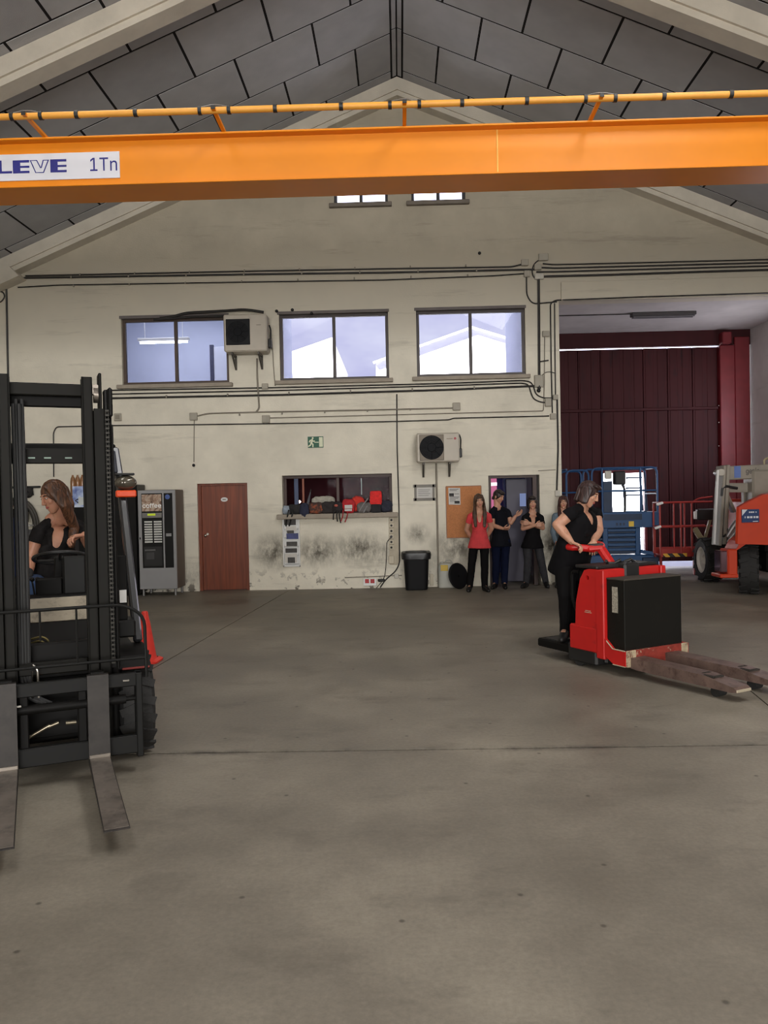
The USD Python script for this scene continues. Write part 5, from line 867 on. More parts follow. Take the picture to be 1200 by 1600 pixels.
t = thing('scissor_lift', 'blue scissor lift with folded arms and guard rails in front of the gate', 'scissor lift', ((x0+x1)/2, (LY0+LY1)/2, 0))
xd = lp(930, 800)[0]
part(t, 'deck', MB().box(xd, x1, LY0, LY1, dz0+.03, dz0+.10, .006), M_SBD); part(t, 'toe_board', MB().box(xd, x1, LY0-.02, LY0+.0, dz0, dz1, .005), M_SB); part(t, 'toe_board', MB().box(xd, x1, LY1, LY1+.02, dz0, dz1, .005), M_SB); part(t, 'toe_board', MB().box(x1, x1+.02, LY0, LY1, dz0, dz1, .005), M_SB)
part(t, 'extension_deck', MB().box(x0, xd+.5, LY0+.06, LY1-.06, dz0+.12, dz0+.16, .004).box(x0, x0+.02, LY0+.06, LY1-.06, dz0+.1, dz1-.04), M_SB)
a, c = lp(943, 804, LY0-.02), lp(1003, 812, LY0-.02); part(t, 'pocket', MB().box(a[0], c[0], LY0-.028, LY0-.018, c[2], a[2]), M_SBD); a, c = lp(982, 814.5), lp(990, 822.5); part(t, 'yellow_label', MB().box(a[0], c[0], LY0-.026, LY0-.018, c[2], a[2]), paint('lbl_y', (214, 180, 60), .5)); a, c = lp(962, 817), lp(976, 821); part(t, 'model_mark', MB().box(a[0], a[0]+.04, LY0-.024, LY0-.018, c[2], a[2]).box(a[0]+.07, a[0]+.11, LY0-.024, LY0-.018, c[2], a[2]).box(a[0]+.14, a[0]+.18, LY0-.024, LY0-.018, c[2], a[2]), M_SBD)
rt = lp(975, 731)[2]; mid = lp(975, 772)[2]
def rail(name, x_a, x_b, y, r=.021, rr=.12, zt=rt, zb=None, mt=M_SB): zb = dz1-.03 if zb is None else zb; part(t, name, MB().tube(fillet([(x_a, y, zb), (x_a, y, zt), (x_b, y, zt), (x_b, y, zb)], rr), r, 10).tube([(x_a, y, (zt+zb)/2), (x_b, y, (zt+zb)/2)], r*.8, 8), mt)
for y in (LY0+.01, LY1-.01):
    rail('guard_rail', lp(886, 760)[0], lp(921, 760)[0], y+(.05 if y < 16.6 else -.05), zt=rt-.03); rail('guard_rail', lp(925, 760)[0], lp(1027, 760)[0], y)
for px in (941, 1001): part(t, 'rail_post', MB().cyl((lp(px, 760)[0], LY0+.01, dz1-.02), (lp(px, 760)[0], LY0+.01, rt), .02), M_SB)
xx = lp(941, 760)[0]; part(t, 'side_panel', MB().box(xx+.02, lp(956.5, 760)[0], LY0+.0, LY0+.03, dz1, lp(956, 752)[2], .004), M_SBD)
for x in (x0+.01, x1-.01): part(t, 'end_rail', MB().tube([(x, LY0+.03, rt-.01), (x, LY1-.03, rt-.01)], .02).tube([(x, LY0+.03, mid), (x, LY1-.03, mid)], .017), M_SB)
a, c = lp(944.5, 736), lp(954.5, 748); part(t, 'manual_box', MB().box(a[0], c[0], LY0-.06, LY0-.01, c[2], a[2], .008), M_BOXL); a, c = lp(963, 736), lp(980, 757); part(t, 'control_box', MB().box(a[0], c[0], LY0+.1, LY0+.3, c[2], a[2], .02), M_BLK); part(t, 'control_cable', MB().tube(fillet([(c[0]-.05, LY0+.2, c[2]), (c[0]+.02, LY0+.2, 1.7), (c[0], LY0+.2, dz1)], .1), .02), M_BLK)
for q in (976, 1003, 1010): part(t, 'ladder_rail', MB().cyl(lp(q+1, 798, LY1-.05), lp(q-3, 738, LY1-.05), .02), M_SBD)
for q in (747, 763, 774): part(t, 'rung', MB().cyl(lp(978, q, LY1-.05), lp(1003, q-1, LY1-.05), .014), M_SBD)
sx0, sx1 = lp(948, 840)[0], lp(996, 840)[0]; z = dz0; zb = .42
n_s = 6; hgt = (dz0-zb)/n_s
for k in range(n_s):
    zz = zb+hgt*k
    for y in (LY0+.10, LY1-.18): part(t, 'scissor_arm', MB().bar((sx0-.45, y, zz+hgt*(.32 if k % 2 else .62)), (sx1+.02, y, zz+hgt*(.62 if k % 2 else .32)), .07, hgt*.62, ch=.008), M_SBD)
part(t, 'added_stack_back', MB().box(sx0, sx1, LY0+.082, LY0+.09, zb, dz0), M_SBD)  # dark sheet added behind the slats to stop light leaking through
for x in (sx0-.02, sx1+.02): part(t, 'mast_post', MB().box(x-.05, x+.05, LY0+.02, LY0+.09, zb-.04, dz0, .008), M_SB)
for k in range(5): zz = zb+.02+(dz0-zb-.04)*(k+.1)/5; part(t, 'slat', MB().box(sx0+.03, sx1-.02, LY0+.03, LY0+.08, zz+.03, zz+.085, .006), M_SB)
bz0, bz1 = .10, zb-.02
part(t, 'base', MB().box(lp(915, 880)[0], lp(1027, 880)[0], LY0, LY1, bz0, bz1, .02), M_SB); part(t, 'side_tray', MB().box(lp(1003, 870)[0], lp(1028, 870)[0], LY0-.06, LY0, .14, .34, .01), M_SBD)
part(t, 'arm_end', MB().bar(lp(1000, 861, LY0-.02), lp(1026, 866, LY0-.02), .09, .07, ch=.01), M_SB)
for x in (lp(925, 880)[0], lp(1012, 880)[0]):
    for y in (LY0+.05, LY1-.15): part(t, 'wheel', MB().cyl((x, y, .16), (x, y+.10, .16), .16, n=28), M_TYRE)

# ================================================================== orange boom lift and its basket
M_OR = paint('boom_orange', (190, 58, 25), .38, var=.06); M_ORD = paint('basket_red', (150, 42, 36), .45, var=.12); M_STG = paint('boom_grey', (148, 142, 130), .45, .15, var=.08); M_STB = paint('boom_bare', (196, 196, 196), .3, .6); M_STD = paint('boom_beige', (150, 138, 108), .5)
bt = thing('boom_lift', 'orange articulated boom lift with grey steel arms at the bay mouth', 'boom lift', (6.1, 13.6, 0))
wheel(bt, 'front_wheel', (5.56, 12.93, .39), .39, .29, unit(V(.92, -.39, 0)), .20, M_STG, 16); wheel(bt, 'front_wheel', (7.1, 12.95, .39), .39, .29, unit(V(.985, .17, 0)), .20, M_STG, 16)
wheel(bt, 'rear_wheel', (5.62, 14.75, .40), .40, .30, (1, 0, 0), .24, paint('wheel_white', (206, 200, 190), .5), 16); wheel(bt, 'rear_wheel', (7.05, 14.75, .40), .40, .30, (1, 0, 0), .24, M_STG, 16)
part(bt, 'chassis', MB().box(5.75, 6.9, 12.7, 15.1, .35, .68, .03), M_FK); part(bt, 'axle', MB().cyl((5.5, 12.95, .42), (7.05, 12.95, .42), .06).cyl((5.6, 14.75, .40), (7.05, 14.75, .40), .07), M_FK)
def bp(px, py, Y): return at(px, py, Y)
a, c = bp(1140, 848, 12.6), bp(1200, 771, 12.6)
hood = [(bp(1149.5, 848, 12.6)[0], bp(1150, 850, 12.6)[2]), (6.75, bp(1200, 856, 12.6)[2]), (6.75, bp(1200, 768, 12.6)[2]+.05), (bp(1190, 772, 12.6)[0], bp(1190, 772, 12.6)[2]), (bp(1165, 784, 12.6)[0], bp(1165, 784, 12.6)[2]), (bp(1151.5, 792, 12.6)[0], bp(1152, 792, 12.6)[2])]
hm = trimesh.convex.convex_hull(np.array([(x, y, z) for x, z in hood for y in (12.62,)]+[(max(x+.58, x) if x < 6 else x, 13.9, z) for x, z in hood]+[(x+.02 if x < 6 else x-.02, 12.58, z*.985+.012) for x, z in hood]))
part(bt, 'turret_hood', hm, M_OR, smooth=25); part(bt, 'hood_lit_edge', MB().tube([bp(1150, 846, 12.64), bp(1150.8, 810, 12.64), bp(1152, 792, 12.64)], .012), M_STB)  # pale strip stands for the light catching the side of the hood
a, c = bp(1158.5, 796, 12.57), bp(1186, 816, 12.57); sg_ = part(bt, 'sign', MB().box(a[0], c[0], 12.555, 12.58, c[2], a[2], .002), paint('sign_blue', (28, 52, 96), .4))
sb2 = MB(); sb2.prism([(a[0]+.002, a[2]-.10), (a[0]+.085, a[2]-.002), (a[0]+.002, a[2]-.002)], (0, 12.555, 0), (1, 0, 0), (0, 0, 1), .002)
for (u0, u1, v, h_) in ((.40, .48, .78, .02), (.50, .60, .78, .02), (.62, .70, .78, .02), (.78, .84, .78, .02), (.16, .20, .40, .03), (.28, .42, .40, .03), (.46, .60, .40, .03), (.66, .76, .40, .03), (.80, .94, .40, .03), (.62, .92, .08, .012)): sb2.box(a[0]+u0*(c[0]-a[0]), a[0]+u1*(c[0]-a[0]), 12.552, 12.556, c[2]+v*(a[2]-c[2])-h_/2, c[2]+v*(a[2]-c[2])+h_/2)
part(sg_, 'sign_print', sb2, M_SIGNW, smooth=False)
fc = [bp(1137, 862, 12.9), bp(1150, 850, 12.9), bp(1165, 846, 12.9)]
part(bt, 'fender', MB().prism([(bp(1138, 866, 12.8)[0], .70), (5.27, .86), (5.40, .94), (5.62, .97), (5.9, .93), (5.9, .86), (5.62, .89), (5.45, .87), (5.34, .80)], (.05, 13.1, 0), (1, 0, 0), (0, 0, 1), .45), M_OR)
a, c = bp(1121, 858, 12.7), bp(1147, 899, 12.7); bx0, bx1, bz0_, bz1_ = a[0], c[0], c[2], a[2]
bx0 += .03; bx1 += .03
part(bt, 'end_housing', MB().box(bx0+.10, bx1, 12.62, 12.95, bz0_, bz1_, .02), M_OR); part(bt, 'gloss_panel', MB().box(bx0, bx0+.12, 12.66, 12.92, bz0_+.05, bz1_-.03, .015), mat_raw('panel_shiny', {'p': ('principled_bsdf', {'base_color': lin(150, 120, 130), 'metallic': .9, 'roughness': .12})}, [], surface='p.BSDF')); part(bt, 'bumper_lip', MB().box(bx0-.03, bx1, 12.6, 12.98, bz0_-.03, bz0_+.03, .012), M_OR)  # glossy front end piece with a reflective side, holds no lamp
YB = 13.9
part(bt, 'riser', MB().bar(bp(1119.5, 852, YB), bp(1127, 728, YB), .05, .34, up=(0, 1, 0), ch=.008).bar(bp(1127, 850, YB), bp(1133, 727, YB), .06, .30, up=(0, 1, 0), ch=.008), M_STG); part(bt, 'riser_highlight', MB().bar(bp(1116, 850, YB-.18), bp(1121.5, 734, YB-.18), .035, .05, up=(0, 1, 0), ch=.006), M_WHITE)  # white bar painted in as the highlight along the riser
pA, pB = bp(1126, 740, YB), bp(1260, 733, YB); part(bt, 'upper_boom', MB().bar(pA, pB, .22, .24, ch=.015), M_STG); ws = bp(1150, 745, YB-.12); zc = pA[2]
part(bt, 'blue_sticker', MB().box(bp(1143, 740, YB)[0], bp(1153, 740, YB)[0], YB-.116, YB-.108, zc-.08, zc+.12), paint('sticker_blue', (96, 122, 184), .4))
part(bt, 'boom_text', text_on('genie', .085, (bp(1161, 740, YB)[0], YB-.112, zc-.012), unit(pB-pA), (0, 0, 1), .004, True, width=.23), paint('boom_letter', (92, 86, 82), .5), smooth=False)
part(bt, 'boom_end', MB().cyl(bp(1127, 738, YB-.2), bp(1127, 738, YB)+V(0, .2, 0), .06, n=18), M_STG); part(bt, 'riser_inner', MB().bar(bp(1131, 846, YB), bp(1134, 768, YB), .09, .10, up=(0, 1, 0), ch=.008), M_STD)
part(bt, 'link_arm', MB().bar(bp(1133, 770, YB+.1), bp(1146, 800, YB+.1), .05, .14, up=(0, 1, 0)).bar(bp(1138, 762, YB+.1), bp(1185, 762, YB+.1), .10, .16).bar(bp(1182, 752, YB+.05), bp(1215, 735, YB+.05), .08, .2).bar(bp(1160, 772, YB+.2), bp(1205, 770, YB+.2), .10, .30), M_STG)
part(bt, 'link_cylinder', MB().cyl(bp(1136, 840, YB-.05), bp(1152, 816, YB-.05), .06, n=16).cyl(bp(1137, 848, YB-.1), bp(1152, 828, YB-.1), .04), M_STB); part(bt, 'hose', MB().tube(fillet([bp(1128, 775, YB-.15), bp(1129, 763, YB-.15), bp(1134, 759.5, YB-.15), bp(1152, 763, YB-.12)], .1), .024).tube(fillet([bp(1128, 815, YB-.15), bp(1128.5, 838, YB-.15), bp(1132, 838, YB-.15), bp(1136, 826, YB-.1)], .1), .018), M_BLK)
part(bt, 'lamp_bracket', MB().tube(fillet([bp(1194, 727, YB), bp(1194, 718, YB), bp(1200, 715.5, YB), bp(1215, 715.5, YB)], .05), .02), M_STD); part(bt, 'turret_base', MB().box(5.75, 6.8, 12.75, 14.4, .66, .98, .03), M_FK); part(bt, 'turret_rear', MB().box(6.0, 6.8, 13.9, 15.0, .9, 1.5, .05), M_OR)
part(bt, 'boom_support', MB().box(6.0, 6.4, 13.75, 14.15, .9, 2.0, .03), M_STG); part(bt, 'axle_step', MB().box(5.95, 6.15, 12.62, 12.8, .12, .42, .01).cyl((6.05, 12.7, .05), (6.05, 12.7, .15), .05), M_FK)
# basket
KY0, KY1 = 15.75, 16.15
kt = thing('lift_basket', 'red tubular work basket of the boom lift, standing before the gate', 'basket', (5.8, 15.95, .3))
def kp_(px, py, Y=KY0): return at(px, py, Y)
kx0, kx1 = kp_(1031, 800)[0], kp_(1113, 800)[0]; kz0, kz1 = kp_(1060, 866)[2], kp_(1060, 785)[2]; kzm = kp_(1060, 823)[2]
for y in (KY0, KY1):
    part(kt, 'rail', MB().tube(fillet([(kx0, y, kz0), (kx0, y, kz1), (kp_(1080, 800)[0], y, kz1+.0), (kx1, y, kz1+.0)], .06), .019, 10), M_ORD); part(kt, 'rail', MB().tube([(kx0, y, kzm), (kx1, y, kzm)], .018), M_ORD)
    for px in (1063.5, 1080.5): x = kp_(px, 800)[0]; part(kt, 'post', MB().cyl((x, y, kz0), (x, y, kz1), .017), M_ORD)
    part(kt, 'toe_board', MB().box(kx0, kx1, y-.01, y+.01, kz0-.05, kz0+.12, .004), M_ORD)
part(kt, 'hazard_strip', MB().box(kp_(1036, 870)[0], kp_(1073, 870)[0], KY0-.016, KY0-.01, kz0-.05, kz0+.02), M_HAZ)
part(kt, 'floor', MB().box(kx0, kx1, KY0, KY1, kz0-.03, kz0, .004), M_ORD); part(kt, 'rail', MB().tube(fillet([kp_(1081, 786, KY1), kp_(1090, 779, KY1), kp_(1113, 776, KY1)], .1), .019), M_ORD)
for z in (kz1, kzm): part(kt, 'end_rail', MB().tube([(kx0, KY0, z), (kx0, KY1, z)], .019), M_ORD)
for (px, py) in ((1031, 787), (1028, 824)): p = kp_(px, py, KY0-.05); part(kt, 'corner_pad', MB().bar(p+V(-.06, 0, -.02), p+V(.06, 0, .02), .06, .05, ch=.012), M_WHITE)
a, c = kp_(1024, 870, KY1), kp_(1034, 822, KY1); part(kt, 'entry_gate', MB().tube(fillet([(a[0], KY1, a[2]), (a[0], KY1, c[2]), (c[0], KY1, c[2])], .05), .016), M_ORD)
a, c = kp_(1089, 795, KY0-.1), kp_(1118, 812, KY0-.1); part(kt, 'control_console', MB().box(a[0], c[0], KY0-.15, KY0-.0, c[2], a[2], .02), M_BLK); a, c = kp_(1084, 799, KY0-.1), kp_(1089, 811, KY0-.1); part(kt, 'white_tag', MB().box(a[0], c[0], KY0-.12, KY0-.08, c[2], a[2], .006), M_WHITE)
a = kp_(1086, 881)[0]; part(kt, 'leg', MB().box(a-.03, a+.05, KY0-.05, KY0+.05, 0.02, kz0+.1, .008), M_ORD); part(kt, 'leg', MB().box(kx0+.1, kx0+.15, KY1-.05, KY1+.0, 0.0, kz0, .008), M_ORD)
part(kt, 'jib_mount', MB().bar(kp_(1085, 825), kp_(1104, 856, KY0), .08, .10, ch=.01).bar(kp_(1099, 850, KY0-.1), kp_(1110, 810, KY0-.1), .05, .05), M_STD)
# ================================================================== people
def M_skin(name, rgb): return mat_raw(name, {'g': ('geometry', {}), 'n': ('noise_texture', {'scale': 22, 'detail': 3}), 'r': ('rgb_ramp', {'ramp': [(.3, tuple(np.array(lin(*rgb))*.9)), (.7, tuple(np.array(lin(*rgb))*1.06))]}), 'p': ('principled_bsdf', {'roughness': .5, 'subsurface_weight': .12, 'subsurface_scale': .01})}, [('g.position', 'n.vector'), ('n.fac', 'r.fac'), ('r.color', 'p.base_color')], surface='p.BSDF')
SKIN = M_skin('skin_warm', (196, 146, 120)); SKIN_T = M_skin('skin_tan', (184, 132, 106)); M_EYEW = paint('eye_white', (222, 216, 208), .2); M_IRIS = paint('eye_iris', (48, 34, 26), .2); M_LIP = paint('lips', (168, 88, 82), .4); M_BROW = paint('brow', (62, 44, 34), .8)
Mf = m3.Manifold
def sphm(c, r, seg=16): return Mf.sphere(float(r), seg).translate([float(q) for q in c])
def ell(c, r, R=None, seg=28):
    R = np.eye(3) if R is None else np.asarray(R); T = np.hstack([R*np.asarray(r, float)[None, :], np.asarray(c, float)[:, None]]); return Mf.sphere(1.0, seg).transform(T)
def hull(*a): return Mf.batch_hull(list(a))
def bone(a, b, ra, rb): return hull(sphm(a, ra), sphm(b, rb))
def union(ms):
    return Mf.batch_boolean(ms, m3.OpType.Add)
def soft(man, edge, it=6, amp=0.0, freq=20, seed=0, stretch=(1, 1, 1), lam=.5):
    m = tm(man.refine_to_length(edge)); m = trimesh.Trimesh(m.vertices, m.faces, process=True, merge_tex=True); v0 = m.vertices.copy(); trimesh.smoothing.filter_taubin(m, lamb=lam, nu=lam+.03, iterations=it)
    far = np.linalg.norm(m.vertices-v0, axis=1) > .012; v1 = np.array(m.vertices); v1[far] = v0[far]; m = trimesh.Trimesh(v1, m.faces, process=False)
    if amp: m.vertices = m.vertices+m.vertex_normals*((meshkit.fbm(m.vertices*np.asarray(stretch)*freq, 3, seed)-.5)*2*amp)[:, None]
    return m
def frame3(fwd, up=(0, 0, 1)):
    y = unit(fwd); x = unit(np.cross(y, up)); return np.stack([x, y, np.cross(x, y)], 1)      # x to the person's right, y forward, z up
def hand(w, d, nrm, s=1.0, curl=.5, thumb=1.0):
    """Palm and five fingers from wrist w along d; nrm is the palm's inner side; thumb = +1/-1 which edge the thumb leaves."""
    d = unit(d); nrm = unit(np.asarray(nrm)-d*(np.asarray(nrm)@d)); x = np.cross(d, nrm)*thumb; s *= .95; out = []
    pc = [w+d*.012*s+x*q*s for q in (-.022, .022)]+[w+d*.085*s+x*q*s for q in (-.036, .034)]
    out.append(hull(*[sphm(p, .0145*s) for p in pc]))
    for q, L, r in ((.033, .070, .0092), (.011, .080, .0095), (-.011, .074, .0092), (-.032, .058, .0082)):
        p = w+d*.085*s+x*q*s; a = 0.0; ln = L*s
        for k, fr in enumerate((.45, .31, .24)):
            a += curl*(.75 if k == 0 else .95); dd = d*math.cos(a)+nrm*math.sin(a)+x*q*1.2*(1-curl)*.6; e = p+unit(dd)*ln*fr; out.append(bone(p, e, r*s*(1-.06*k), r*s*(.94-.08*k))); p = e
    p = w+d*.022*s+x*.030*s; e = p+unit(d*.7+x*.75+nrm*.35)*.040*s; out.append(bone(p, e, .0125*s, .0105*s)); e2 = e+unit(d*.9+x*.15+nrm*.55*curl*1.6)*.038*s; out.append(bone(e, e2, .0105*s, .0085*s))
    return out
def person(label, J, head_f, shirt, trousers, hair, sleeve=.55, hairm=None, hair_style='long', skin=None, shoes=None, hands=None, s=1.0, head_up=(0, 0, 1), collar=.075, extra=None, girth=1.0, hem=-.05, hw=1.0, edge=.011, group=None, vneck=True, tails=(-1, 1), full_sleeve=False, vd=.15, bosom=1.0):
    """J holds world points: head, neck, shL, shR, elL, elR, wrL, wrR, hipL, hipR, knL, knR, anL, anR, toL, toR (L, R: the person's own)."""
    skin = skin or SKIN; g = girth
    acr = unit(J['shR']-J['shL']); msh = (J['shL']+J['shR'])/2; mhp = (J['hipL']+J['hipR'])/2; up = unit(msh-mhp); fw_ = unit(np.cross(up, acr)); acr = np.cross(fw_, up); R = np.stack([acr, fw_, up], 1)
    base = (J['anL']+J['anR'])/2; t = thing('person', label, 'person', (base[0], base[1], min(J['toL'][2], J['toR'][2])), group=group)
    sw = np.linalg.norm(J['shR']-J['shL'])/2; tl = np.linalg.norm(msh-mhp)
    chest = lambda k: [ell(msh-up*.115*s, (sw*.80*k, .108*s*g*k, .15*s*k), R), ell(msh-up*.02*s, (sw*.86*k, .062*s*k, .052*s*k), R)]
    waist = lambda k: ell(msh-up*tl*.62, (sw*.70*g*k, .098*s*g*k, .11*s), R)
    pelv = lambda k: ell(mhp+up*.015*s, (.158*s*g*k, .118*s*g*k, .115*s), R)
    bust = lambda k: [ell(msh-up*.17*s+fw_*.085*s*g+acr*q*.075*s, (.062*s*k, .036*s*k, .058*s*k), R) for q in (-1, 1)]
    H = frame3(head_f, head_up); hc = J['head']
    def hp(x, y, z): return hc+H @ (V(x, y, z)*s*.95)
    hr = s*.95
    HE = lambda c, r: ell(hp(*c), np.array(r)*hr, H)
    nb = J['neck']-up*.02*s
    trap = lambda r: [hull(sphm(J['neck']+up*.005*s, r*s), sphm(J['sh'+q_]-up*.005*s, r*.86*s)) for q_ in 'LR']
    body = [*chest(.93), *trap(.046), waist(.90), hull(chest(.93)[0], waist(.90)), hull(waist(.90), pelv(.92)), bone(nb, hp(0, -.02, -.07), .058*s, .052*s), hull(ell(J['neck']-up*.03*s, (.10*s, .05*s, .03*s), R), sphm(J['neck']+up*.02*s, .054*s))]
    head = [HE((0, -.012, .022), (.076, .096, .100)), hull(HE((0, .028, -.028), (.061, .066, .080)), HE((0, .060, -.100), (.024, .022, .020))), hull(HE((0, .088, .022), (.007, .009, .012)), HE((0, .108, -.024), (.013, .011, .010))), HE((0.012, .098, -.028), (.010, .010, .008)), HE((-.012, .098, -.028), (.010, .010, .008)),
            HE((0, .078, .036), (.050, .014, .012)), HE((.034, .062, -.022), (.026, .022, .026)), HE((-.034, .062, -.022), (.026, .022, .026)), HE((.077, -.004, -.012), (.011, .020, .031)), HE((-.077, -.004, -.012), (.011, .020, .031)), HE((0, .082, -.056), (.024, .012, .012))]
    hu = union(head)
    for q in (-1, 1): hu = hu-HE((q*.031, .099, .012), (.016, .016, .010))
    body.append(hu)
    for S_, q in (('L', -1), ('R', 1)):
        sh, el, wr = J['sh'+S_], J['el'+S_], J['wr'+S_]; body += [bone(sh-up*.012*s, el, .047*s*g, .039*s*g), bone(el, el*.6+wr*.4, .040*s*g, .039*s*g), bone(el*.6+wr*.4, wr, .039*s*g, .026*s)]
        hd = (hands or {}).get(S_, {}); body += hand(wr, hd.get('d', wr-el), hd.get('n', -acr*q if abs(unit(wr-el) @ acr) < .8 else -fw_), s, hd.get('curl', .45), hd.get('thumb', (1 if S_ == 'R' else -1)))
        hip, kn, an, to = J['hip'+S_], J['kn'+S_], J['an'+S_], J['to'+S_]; body += [bone(hip, kn, .080*s*g, .054*s), bone(kn, kn*.65+an*.35, .054*s, .054*s), bone(kn*.65+an*.35, an, .052*s, .036*s), bone(an, an+unit(to-an)*.09*s, .036*s, .03*s)]
    part(t, 'body', soft(union(body), edge, 5), skin, smooth=True)
    # face
    for q in (-1, 1):
        e = part(t, 'eye', tm(HE((q*.031, .0795, .012), (.0135, .0110, .0075))), M_EYEW, smooth=True); part(t, 'eyelid', tm(HE((q*.031, .0795, .0172), (.0155, .0125, .0068))), skin, smooth=True); part(e, 'iris', tm(HE((q*.031, .0880, .012), (.0062, .0036, .0060))), M_IRIS, smooth=True)
        part(t, 'eyebrow', soft(hull(HE((q*.016, .0905, .031), (.003, .003, .0022)), HE((q*.034, .0885, .0365), (.003, .003, .0022)), HE((q*.050, .0765, .032), (.0025, .0025, .0018))), .006, 1), M_BROW, smooth=True)
    part(t, 'lips', soft(union([hull(HE((-.020, .086, -.057), (.004,)*3), HE((0, .0945, -.053), (.008, .005, .005)), HE((.020, .086, -.057), (.004,)*3)), hull(HE((-.017, .086, -.060), (.004,)*3), HE((0, .0935, -.063), (.009, .006, .006)), HE((.017, .086, -.060), (.004,)*3))]), .006, 2), M_LIP, smooth=True)
    # hair
    cap = HE((0, -.016, .026), (.086, .106, .110))
    cut = union([HE((0, .088, -.050), (.064, .072, .102)), HE((0, .09, .0), (.05, .05, .05))])
    if hair_style == 'short': hm = union([cap, HE((0, .03, .085), (.075, .075, .035)), HE((0, -.085, -.05), (.062, .03, .055))])-HE((0, .10, -.06), (.070, .085, .115))-HE((0, .03, -.13), (.2, .15, .085))
    elif hair_style == 'bun' : hm = union([cap, HE((0, -.10, .05), (.04, .04, .04))])-cut-HE((0, .05, -.13), (.2, .16, .085))
    elif hair_style == 'bob': hm = union([cap-cut, hull(HE((.070, -.01, .04), (.022, .06, .04)), HE((.072, .0, -.085), (.020, .05, .02))), hull(HE((-.070, -.01, .04), (.022, .06, .04)), HE((-.072, .0, -.085), (.020, .05, .02))), hull(HE((0, -.08, .0), (.075, .035, .05)), HE((0, -.07, -.10), (.075, .035, .02))), HE((0, .05, .095), (.07, .05, .028))])
    else:
        D = lambda x, f, z: msh+acr*x*s+fw_*f*s+up*z*s
        ln = {'long': -.17, 'mid': -.09}[hair_style]; L_ = []
        for q in tails:
            a0, a1, a2, a3, a4 = hp(q*.045, .02, .098), hp(q*.078, .005, .02), hp(q*.084, -.012, -.09), D(q*.085, .055, .03), D(q*.075, .125*g, ln)
            L_ += [hull(ell(a0, V(.03, .05, .02)*hr, H), ell(a1, V(.020, .055, .04)*hr, H)), hull(ell(a1, V(.020, .055, .04)*hr, H), ell(a2, V(.024, .048, .03)*hr, H)), hull(ell(a2, V(.024, .048, .03)*hr, H), ell(a3, V(.040, .030, .03)*hr, R)), hull(ell(a3, V(.040, .030, .03)*hr, R), ell(a4, V(.028, .012, .03)*hr, R))]
        L_ += [hull(HE((0, -.085, .02), (.075, .035, .05)), HE((0, -.075, -.10), (.08, .035, .03))), hull(HE((0, -.075, -.10), (.08, .035, .03)), ell(D(0, -.10, -.05), V(.10, .025, .05)*hr, R))]
        hm = union([cap-cut, *L_])
    part(t, 'hair', soft(hm, .010, 3, .0045*s, 1.0, 3, (55, 55, 9)), hairm or HAIR_BR, smooth=True)
    # top
    tb = msh+up*(hem*s)-(msh-mhp)
    top = [*chest(1.05), *trap(.055), hull(chest(1.05)[0], waist(1.17)), hull(waist(1.17), ell(tb, (.198*s*g*hw, .156*s*g, .09*s), R))]
    if bosom: top += bust(bosom)
    sl = []
    for S_ in 'LR':
        sh, el, wr = J['sh'+S_], J['el'+S_], J['wr'+S_]
        if full_sleeve: sl += [bone(sh, el, .064*s*g, .052*s*g), bone(el, wr, .052*s*g, .038*s)]
        else:
            e = sh+(el-sh)*sleeve; d = unit(el-sh); b = bone(sh-up*.012*s, sh+(el-sh)*(sleeve+.25), .055*s*g, .056*s*g); sl.append(b.trim_by_plane([float(q) for q in -d], float(-(e @ d))))
    tp = union(top); tp = tp.trim_by_plane([float(q) for q in up], float(tb @ up-.02*s)); tp = union([tp, *sl])
    nk = [sphm(J['neck']+up*.035*s+fw_*.012*s, collar*s)]
    if vneck: nk.append(hull(sphm(J['neck']-up*vd*.38*s+fw_*.10*s, .054*s), sphm(J['neck']+up*.03*s+fw_*.05*s, .060*s), sphm(J['neck']-up*vd*s+fw_*.112*s, .034*s)))
    if vneck: nk.append(sphm(J['neck']-up*.045*s, .078*s))
    if vneck: nk.append(hull(sphm(J['neck']+up*.02*s+fw_*.10*s, .05*s), sphm(J['neck']-up*vd*.5*s+fw_*.15*s, .04*s)))
    tp = tp-union(nk)
    part(t, 'shirt', soft(tp, .012, 3, .007*s, 15, 5, (1, 1, .8)), shirt, smooth=True)
    # trousers and shoes
    tr = [pelv(1.07)]; 
    for S_ in 'LR':
        hip, kn, an = J['hip'+S_], J['kn'+S_], J['an'+S_]; tr += [hull(ell(hip+up*.02*s, (.082*s*g, .095*s*g, .08*s), R), sphm(kn, .066*s*g)), bone(kn, kn*.6+an*.4, .066*s*g, .064*s), bone(kn*.6+an*.4, an, .064*s, .052*s)]
    part(t, 'trousers', soft(union(tr), .013, 4, .006*s, 14, 8, (1, 1, .6)), trousers, smooth=True)
    for S_ in 'LR':
        an, to = J['an'+S_], J['to'+S_]; d = unit(V(*(to-an)[:2], 0)); fl_ = min(an[2]-.075*s, to[2]-.02*s); heel = V(an[0], an[1], 0)-d*.035*s; z0 = J.get('floor', fl_)
        sh_ = hull(*[sphm(V(p[0], p[1], z0+h), r*s) for p, h, r in ((heel, .035*s, .034), (heel+d*.09*s, .034*s, .038), (heel+d*.18*s, .030*s, .040), (heel+d*.225*s, .024*s, .026), (V(an[0], an[1], 0), .075*s, .043))]).trim_by_plane([0, 0, 1], z0+.003)
        part(t, 'shoe', soft(sh_, .012, 3), shoes or M_SHOE, smooth=True)
    return t, R
